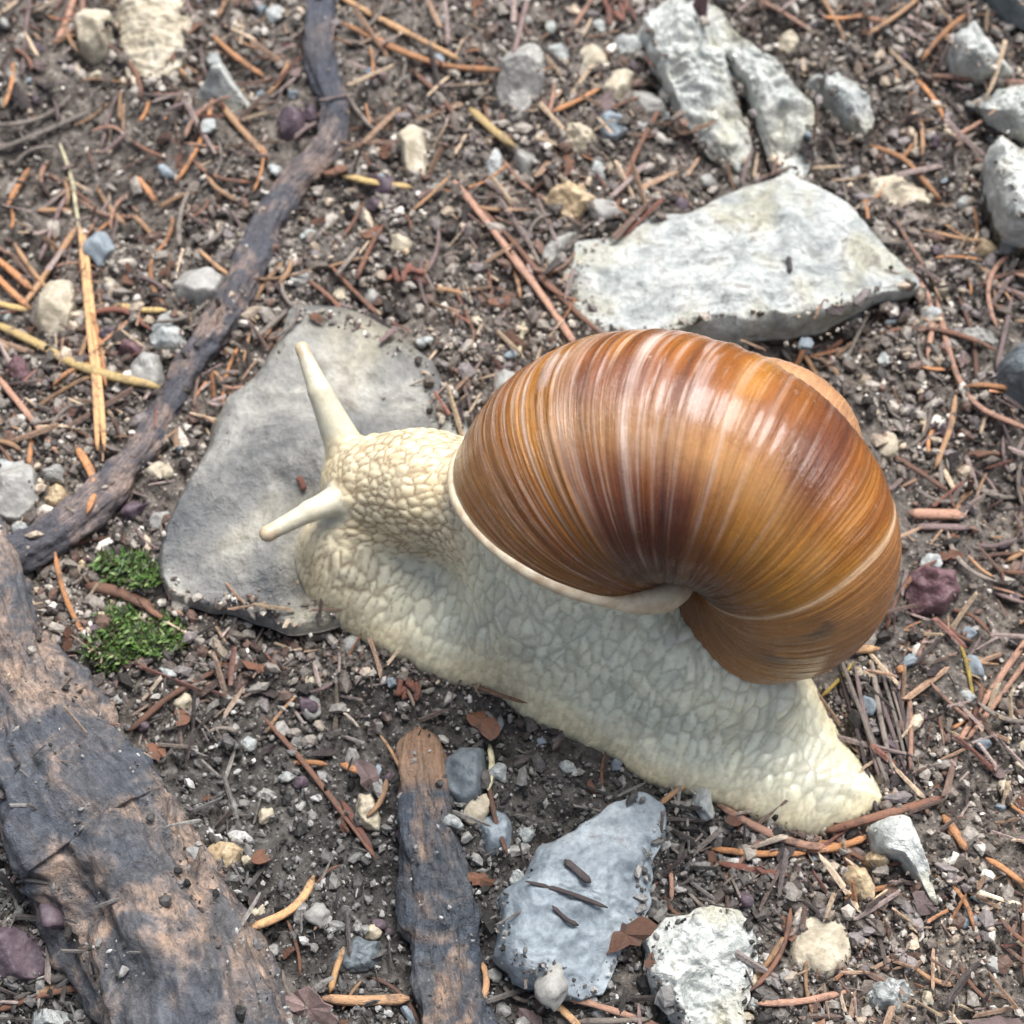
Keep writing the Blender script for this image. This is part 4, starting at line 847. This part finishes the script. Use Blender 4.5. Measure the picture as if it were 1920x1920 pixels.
# ------------------------------------------------------------------ small countable litter: needle pieces, pebbles, bark flakes
def sky_free(px, py):
    """False where the snail covers the ground"""
    inside = np.zeros(px.shape, bool)
    poly = np.array([(555,990),(570,1110),(700,1215),(930,1305),(1200,1455),(1500,1565),(1650,1505),(1545,1300),(1690,1130),(1700,960),(1620,715),(1280,618),(1000,680),(860,800),(650,830),(600,960)], float)
    for a, b in zip(poly, np.roll(poly, -1, 0)):
        c_ = ((a[1] <= py) != (b[1] <= py)); inside ^= c_ & (px < a[0] + (py - a[1]) / (b[1] - a[1] + 1e-12) * (b[0] - a[0]))
    return ~inside
def scatter(n, m=60, box=None):
    bx = box or (-m, 1920 + m, -m, 1920 + m); px = rng.uniform(bx[0], bx[1], n * 4); py = rng.uniform(bx[2], bx[3], n * 4); ok = sky_free(px, py); px, py = px[ok], py[ok]
    p = on_ground(px, py); cv = sample(COVER, p[:, 0], p[:, 1]); ok = cv < .3
    return px[ok][:n], py[ok][:n], p[ok][:n]
ICO_V = np.array([(-1, t, 0) for t in [1.618]] + [(1, 1.618, 0), (-1, -1.618, 0), (1, -1.618, 0), (0, -1, 1.618), (0, 1, 1.618), (0, -1, -1.618), (0, 1, -1.618), (1.618, 0, -1), (1.618, 0, 1), (-1.618, 0, -1), (-1.618, 0, 1)]) / 1.902
ICO_F = np.array([(0,11,5),(0,5,1),(0,1,7),(0,7,10),(0,10,11),(1,5,9),(5,11,4),(11,10,2),(10,7,6),(7,1,8),(3,9,4),(3,4,2),(3,2,6),(3,6,8),(3,8,9),(4,9,5),(2,4,11),(6,2,10),(8,6,7),(9,8,1)])
def subdiv(V0, F0):
    v = [tuple(x) for x in V0]; d = {}; f = []
    def mid(a, b):
        k = (min(a, b), max(a, b))
        if k not in d:
            m = (np.array(v[a]) + np.array(v[b])) / 2; v.append(tuple(m / np.linalg.norm(m))); d[k] = len(v) - 1
        return d[k]
    for a, b, c_ in F0:
        x, y, z = mid(a, b), mid(b, c_), mid(c_, a); f += [(a, x, z), (b, y, x), (c_, z, y), (x, y, z)]
    return np.array(v), np.array(f)
IV2, IF2 = subdiv(*subdiv(ICO_V, ICO_F))
def pebble_verts(seed, V=IV2):
    r_ = np.random.default_rng(seed); v = V.copy()
    for _ in range(7):                                      # chop flat facets
        d = r_.normal(size=3); d /= np.linalg.norm(d); k = r_.uniform(.55, .85); t = v @ d; v = v - np.maximum(t - k, 0)[:, None] * d
    v = v * (1 + .16 * fbm3(v[:, 0] * 2.2, v[:, 1] * 2.2, v[:, 2] * 2.2, 3, seed))[:, None]
    return v * r_.uniform([.8, .6, .5], [1.25, .95, .8])
PEB = {}
LAND = [(130, 1550, 'near the thick root'), (310, 1750, 'near the thick root'), (560, 330, 'near the thin side root'), (610, 100, 'near the thin side root'), (430, 560, 'near the thin side root'), (230, 880, 'near the thin side root'), (810, 1650, 'near the short dark root'), (1080, 1700, 'near the blue-grey stone'), (1320, 1810, 'near the mottled white stone'),
        (560, 800, 'near the large grey slab'), (400, 1100, 'near the large grey slab'), (1380, 500, 'near the large pale stone'), (1360, 170, 'near the fissured pale rock'), (1900, 330, 'near the bright white rock'), (980, 140, 'near the smooth light grey stone'), (170, 620, 'near the split orange fibres'), (280, 70, 'near the crumbling block'), (415, 170, 'near the white pyramid stone'),
        (1900, 700, 'near the dark rounded stone'), (1750, 1100, 'near the plum-coloured lump'), (1640, 1370, 'near the frayed dark fibres'), (1740, 1620, 'near the long white splinter'), (1660, 1860, 'near the lumpy white pebble'), (800, 1330, 'below the edge of the foot'), (1170, 1480, 'below the edge of the foot'), (960, 500, 'near the long pinkish-brown twig'), (770, 70, 'near the two long yellow-orange twigs'), (770, 280, 'near the upright beige pebble'), (1070, 330, 'near the mud-coloured lump'), (270, 1180, 'near the moss'), (1830, 950, 'near the broad pinkish splinter'), (1860, 1300, 'near the pair of pinkish needles'), (500, 1500, 'near the long brown needle'), (1690, 350, 'near the flat beige stone'), (1820, 110, 'near the small white wedge')]
def landmark(x, y): return min(LAND, key=lambda l: (l[0] - x) ** 2 + (l[1] - y) ** 2)[2]
def small_things(n, kinds, meshes, name, cat, size, sunk=.3, tilt=.5, box=None):
    px, py, p = scatter(n, box=box)
    for i in range(len(p)):
        k = kinds[i % len(kinds)]; me = meshes(k, i)
        s = size(i); z = p[i, 2] + .25 + s * (1 - 2 * sunk) * .5
        link(name, me, None, loc=(p[i, 0], p[i, 1], z), rot=(rng.uniform(-tilt, tilt), rng.uniform(-tilt, tilt), rng.uniform(0, 6.28)), scale=(s * rng.uniform(.85, 1.2), s, s * rng.uniform(.8, 1.1)), label=k[1] + ' ' + landmark(px[i], py[i]), cat=cat, group=k[2] + ' ' + landmark(px[i], py[i]))
def peb_mesh(k, i):
    key = (k[0], i % 6)
    if key not in PEB:
        PEB[key] = new_mesh('pebble', pebble_verts(500 + i % 6 + 10 * len(PEB)), IF2, smooth=True); PEB[key].materials.append(STONE[k[0]])
    return PEB[key]
small_things(210, [('grey', 'tiny grey pebble', 'tiny grey pebbles'), ('beige', 'tiny beige pebble', 'tiny beige pebbles'), ('white', 'tiny white stone chip', 'tiny white chips'), ('bluegrey', 'tiny blue-grey pebble', 'tiny blue-grey pebbles'), ('purple', 'tiny dark purple pebble', 'tiny dark purple pebbles')],
             peb_mesh, 'pebble', 'pebble', lambda i: float(np.exp(rng.normal(-.28, .33))), .3)
NF = {}
def nf_mesh(k, i):
    key = (k[0], i % 7)
    if key not in NF:
        L = 3.0 + (i % 7) * .75; t = np.linspace(-.5, .5, 9); cv = rng.uniform(-.45, .45)
        path = np.stack([t * L, cv * (t * t * 4 - .5) * L * .5, .08 * np.sin(t * 5)], -1)
        me = needle_mesh('needle_piece', path, .21, 6, .8, 300 + i, .35, np.zeros(3)); me.materials.append(NEED[k[0]]); NF[key] = me
    return NF[key]
NK = [('B', 'short broken brown needle piece', 'broken brown needle pieces'), ('T', 'short broken tan needle piece', 'broken tan needle pieces'), ('G', 'short broken grey stalk piece', 'broken grey stalk pieces'), ('M', 'short broken mauve stalk piece', 'broken mauve stalk pieces'), ('B', 'short broken brown needle piece', 'broken brown needle pieces'), ('O', 'short broken orange needle piece', 'broken orange needle pieces'), ('T', 'short broken tan needle piece', 'broken tan needle pieces'), ('G', 'short broken grey stalk piece', 'broken grey stalk pieces'), ('P', 'short broken pinkish needle piece', 'broken pinkish needle pieces')]
for cnt, bx in ((195, None), (70, (-30, 700, -30, 880)), (30, (1690, 1950, 420, 1420))):
    small_things(cnt, NK, nf_mesh, 'needle_piece', 'needle piece', lambda i: float(rng.uniform(.55, 1.35)), .1, .28, bx)
BK = {}
def bark_mesh(k, i):
    key = (k[0], i % 5)
    if key not in BK:
        r_ = np.random.default_rng(900 + i); na = 15; a = np.linspace(0, 2 * np.pi, na, endpoint=False); ro = 1 + .3 * r_.uniform(-1, 1, na) + .25 * np.sin(2 * a + r_.uniform(0, 6))
        top = np.stack([1.3 * ro * np.cos(a), .75 * ro * np.sin(a), .2 + .16 * r_.uniform(-1, 1, na) + .3 * np.sin(a) * np.cos(a)], -1); bot = top - [0, 0, .2]; bot[:, :2] *= .92
        v = np.vstack([top, bot, [[0, 0, .34]], [[0, 0, -.1]]]); j = np.arange(na); j2 = (j + 1) % na
        me = new_mesh('bark_flake', v, [np.stack([j, j + na, j2 + na, j2], -1), np.stack([np.full(na, 2 * na), j, j2], -1), np.stack([np.full(na, 2 * na + 1), j2 + na, j + na], -1)], smooth=False)
        me.uv_layers.new(name='UVMap'); me.materials.append(NEED[k[0]]); BK[key] = me
    return BK[key]
small_things(120, [('B', 'small brown bark flake lying', 'small brown bark flakes'), ('D', 'small blackish bark flake lying', 'small blackish bark flakes'), ('B', 'small brown bark flake lying', 'small brown bark flakes'), ('M', 'small mauve-brown bark flake lying', 'small mauve-brown bark flakes')],
             bark_mesh, 'bark_flake', 'bark', lambda i: float(np.exp(rng.normal(-.35, .35))), .1, .6)

# ------------------------------------------------------------------ uncountable stuff: soil crumbs, grit, fibres
def crumbs(name, n, rlo, rmed, sig, palette, weights, label, mat, base_v, base_f, stretch=2.0, sprinkle=.1, hang=.35, m=240, layers=.4, cluster=None):
    px = rng.uniform(-m, 1920 + m, n); py = rng.uniform(-m, 1920 + m, n)
    p = on_ground(px, py); cv = sample(COVER, p[:, 0], p[:, 1])
    ok = (rng.uniform(size=n) > cv * (1 - sprinkle) / .8) & (sky_free(px, py) | (rng.uniform(size=n) < .25))
    damp = sstep(330, 480, px) * sstep(1330, 1180, px) * sstep(1230, 1330, py)
    mud = sstep(.05, .45, fbm2(p[:, 0] / 13, p[:, 1] / 13, 3, 401))
    if stretch > 1.9: ok &= rng.uniform(size=n) > np.maximum(damp * .8, mud * .85) * (1 if rmed > .2 else .55)
    if name == 'litter_fibres': ok &= rng.uniform(size=n) > damp * .75
    if cluster: ok &= (fbm2(p[:, 0] / cluster, p[:, 1] / cluster, 3, len(name)) + rng.normal(0, .35, n)) > -.1
    p, cv, px, py = p[ok], cv[ok], px[ok], py[ok]; n = len(p)
    r = np.clip(rmed * np.exp(rng.normal(0, sig, n)), rlo, rmed * 2.6); r = np.where(cv > .3, r * .7, r)
    sc = np.stack([r * rng.uniform(1, stretch, n), r * rng.uniform(.7, 1.1, n), r * rng.uniform(.55, .95, n)], -1)
    nb = len(base_v); V = base_v[None] * (1 + .28 * rng.uniform(-1, 1, (n, nb, 1)))
    V = V * sc[:, None]
    a = rng.uniform(0, 2 * np.pi, n); b = rng.normal(0, .5, n)
    x, y, z = V[..., 0], V[..., 1], V[..., 2]
    cb, sb = np.cos(b)[:, None], np.sin(b)[:, None]; x, z = x * cb - z * sb, x * sb + z * cb
    ca_, sa_ = np.cos(a)[:, None], np.sin(a)[:, None]; x, y = x * ca_ - y * sa_, x * sa_ + y * ca_
    off = np.where(cv > .3, r * .3, hang * r + rng.uniform(0, layers, n))
    V = np.stack([x + p[:, :1], y + p[:, 1:2], z + p[:, 2:3] + off[:, None]], -1).reshape(-1, 3)
    Fc = (base_f[None] + (np.arange(n) * nb)[:, None, None]).reshape(-1, 3)
    pal = np.array(palette); ci = rng.choice(len(pal), n, p=np.array(weights) / sum(weights))
    cc = pal[ci] * np.exp(rng.normal(0, .25, n))[:, None]
    wetg = sstep(1150, 1500, py) * sstep(1700, 1200, px)[...]   # greyer, damper earth in the open patch below the snail
    cc = mixc(cc, cc.mean(1, keepdims=True) * np.array([.62, .64, .65]), wetg * .85)
    me = new_mesh(name, V, Fc, smooth=False, col=np.repeat(cc, nb, 0))
    return link(name, me, mat, kind='stuff', label=label, cat='litter')
OCT_V = np.array([(1, 0, 0), (-1, 0, 0), (0, 1, 0), (0, -1, 0), (0, 0, 1), (0, 0, -1)], float)
OCT_F = np.array([(0, 2, 4), (2, 1, 4), (1, 3, 4), (3, 0, 4), (2, 0, 5), (1, 2, 5), (3, 1, 5), (0, 3, 5)])
PAL = [(.03, .026, .024), (.115, .097, .085), (.26, .238, .213), (.125, .08, .064), (.54, .515, .475), (.17, .152, .152), (.33, .275, .215)]
crumbs('soil_crumbs', 36000, .1, .27, .55, PAL, [4, 6, 6, 2, 1.2, 2, 1.5], 'loose dark brown soil crumbs covering the ground', CRUMB, ICO_V, ICO_F, 2.0)
crumbs('soil_grains', 100000, .05, .12, .45, PAL, [4, 5, 7, 1.5, 1.3, 2, 1], 'fine grey-brown soil grains between the crumbs', CRUMB, OCT_V, OCT_F, 2.0, .2, layers=.55)
crumbs('pale_grit', 2500, .07, .17, .5, [(.42, .4, .36), (.33, .31, .28), (.55, .54, .5), (.4, .32, .22)], [3, 4, 1.3, 1.5], 'pale mineral grit strewn over soil, roots and stones', GRIT, ICO_V, ICO_F, 1.5, .35, layers=.7, cluster=14)
rod = np.array([(x, math.cos(a) * .16, math.sin(a) * .13) for x in (-1, 0, 1) for a in np.linspace(0, 2 * np.pi, 4, endpoint=False)])
rodf = [(i * 4 + j, i * 4 + (j + 1) % 4, (i + 1) * 4 + (j + 1) % 4) for i in (0, 1) for j in range(4)] + [(i * 4 + j, (i + 1) * 4 + (j + 1) % 4, (i + 1) * 4 + j) for i in (0, 1) for j in range(4)] + [(0, 2, 1), (0, 3, 2), (8, 9, 10), (8, 10, 11)]
crumbs('litter_fibres', 9000, .25, .7, .5, [(.3, .15, .08), (.24, .16, .11), (.12, .08, .065), (.21, .165, .155), (.36, .28, .2), (.15, .07, .055), (.055, .045, .042)], [1, 4, 4, 4, 3, 1, 3], 'fine broken fibres and root hairs strewn through the soil', CRUMB, rod, np.array(rodf), 1.8, .08, layers=.7, cluster=16)

# ------------------------------------------------------------------ moss
g = NT('moss_green', .5, .4); ri = g.n('ShaderNodeNewGeometry').outputs['Random Per Island']
MOSS = g.done(g.ramp(ri, [(0, (.012, .026, .008)), (.3, (.05, .045, .02)), (.42, (.03, .07, .014)), (.85, (.085, .155, .03)), (1, (.24, .29, .13))]), **{'Subsurface Weight': .1, 'Subsurface Scale': .0004})
def moss(pix_list, label):
    Vs, Fs, k = [], [], 0
    for (cx, cy, rx, ry, n) in pix_list:
        for _ in range(n):
            a = rng.uniform(0, 6.28); q = math.sqrt(rng.uniform()); b = on_ground(cx + rx * q * math.cos(a), cy + ry * q * math.sin(a))
            lean = rng.normal(0, .45, 2); ht = rng.uniform(.5, 1.5) * (1.15 - .6 * q); tip = b + [lean[0] * ht, lean[1] * ht, ht]
            for i in range(8):
                t = (i + .5) / 8; c0 = b + (tip - b) * t; az = i * 2.4 + rng.uniform(-.4, .4); L = rng.uniform(.45, 1.1); el = rng.uniform(.1, .9)
                d = np.array([math.cos(az) * math.cos(el), math.sin(az) * math.cos(el), math.sin(el)]); sd = np.array([-math.sin(az), math.cos(az), 0]) * L * .17
                Vs += [c0, c0 + d * L * .45 + sd, c0 + d * L, c0 + d * L * .45 - sd, c0 + d * L * .5 - [0, 0, .05]]; Fs += [(k, k + 1, k + 4), (k + 1, k + 2, k + 4), (k + 2, k + 3, k + 4), (k + 3, k, k + 4)]; k += 5
    V = np.array(Vs); o = V.mean(0) * [1, 1, 0] + [0, 0, V[:, 2].min()]
    link('moss_clump', new_mesh('moss_clump', V - o, np.array(Fs), smooth=False), MOSS, loc=o, label=label, cat='moss')
moss([(245, 1070, 42, 28, 150), (205, 1060, 22, 18, 30), (280, 1090, 18, 14, 12)], 'smaller green moss clump above the stubby brown twig')
moss([(275, 1195, 80, 36, 230), (208, 1238, 26, 26, 50), (222, 1165, 34, 22, 50), (180, 1200, 30, 40, 14)], 'larger bright green moss clump below the stubby brown twig')
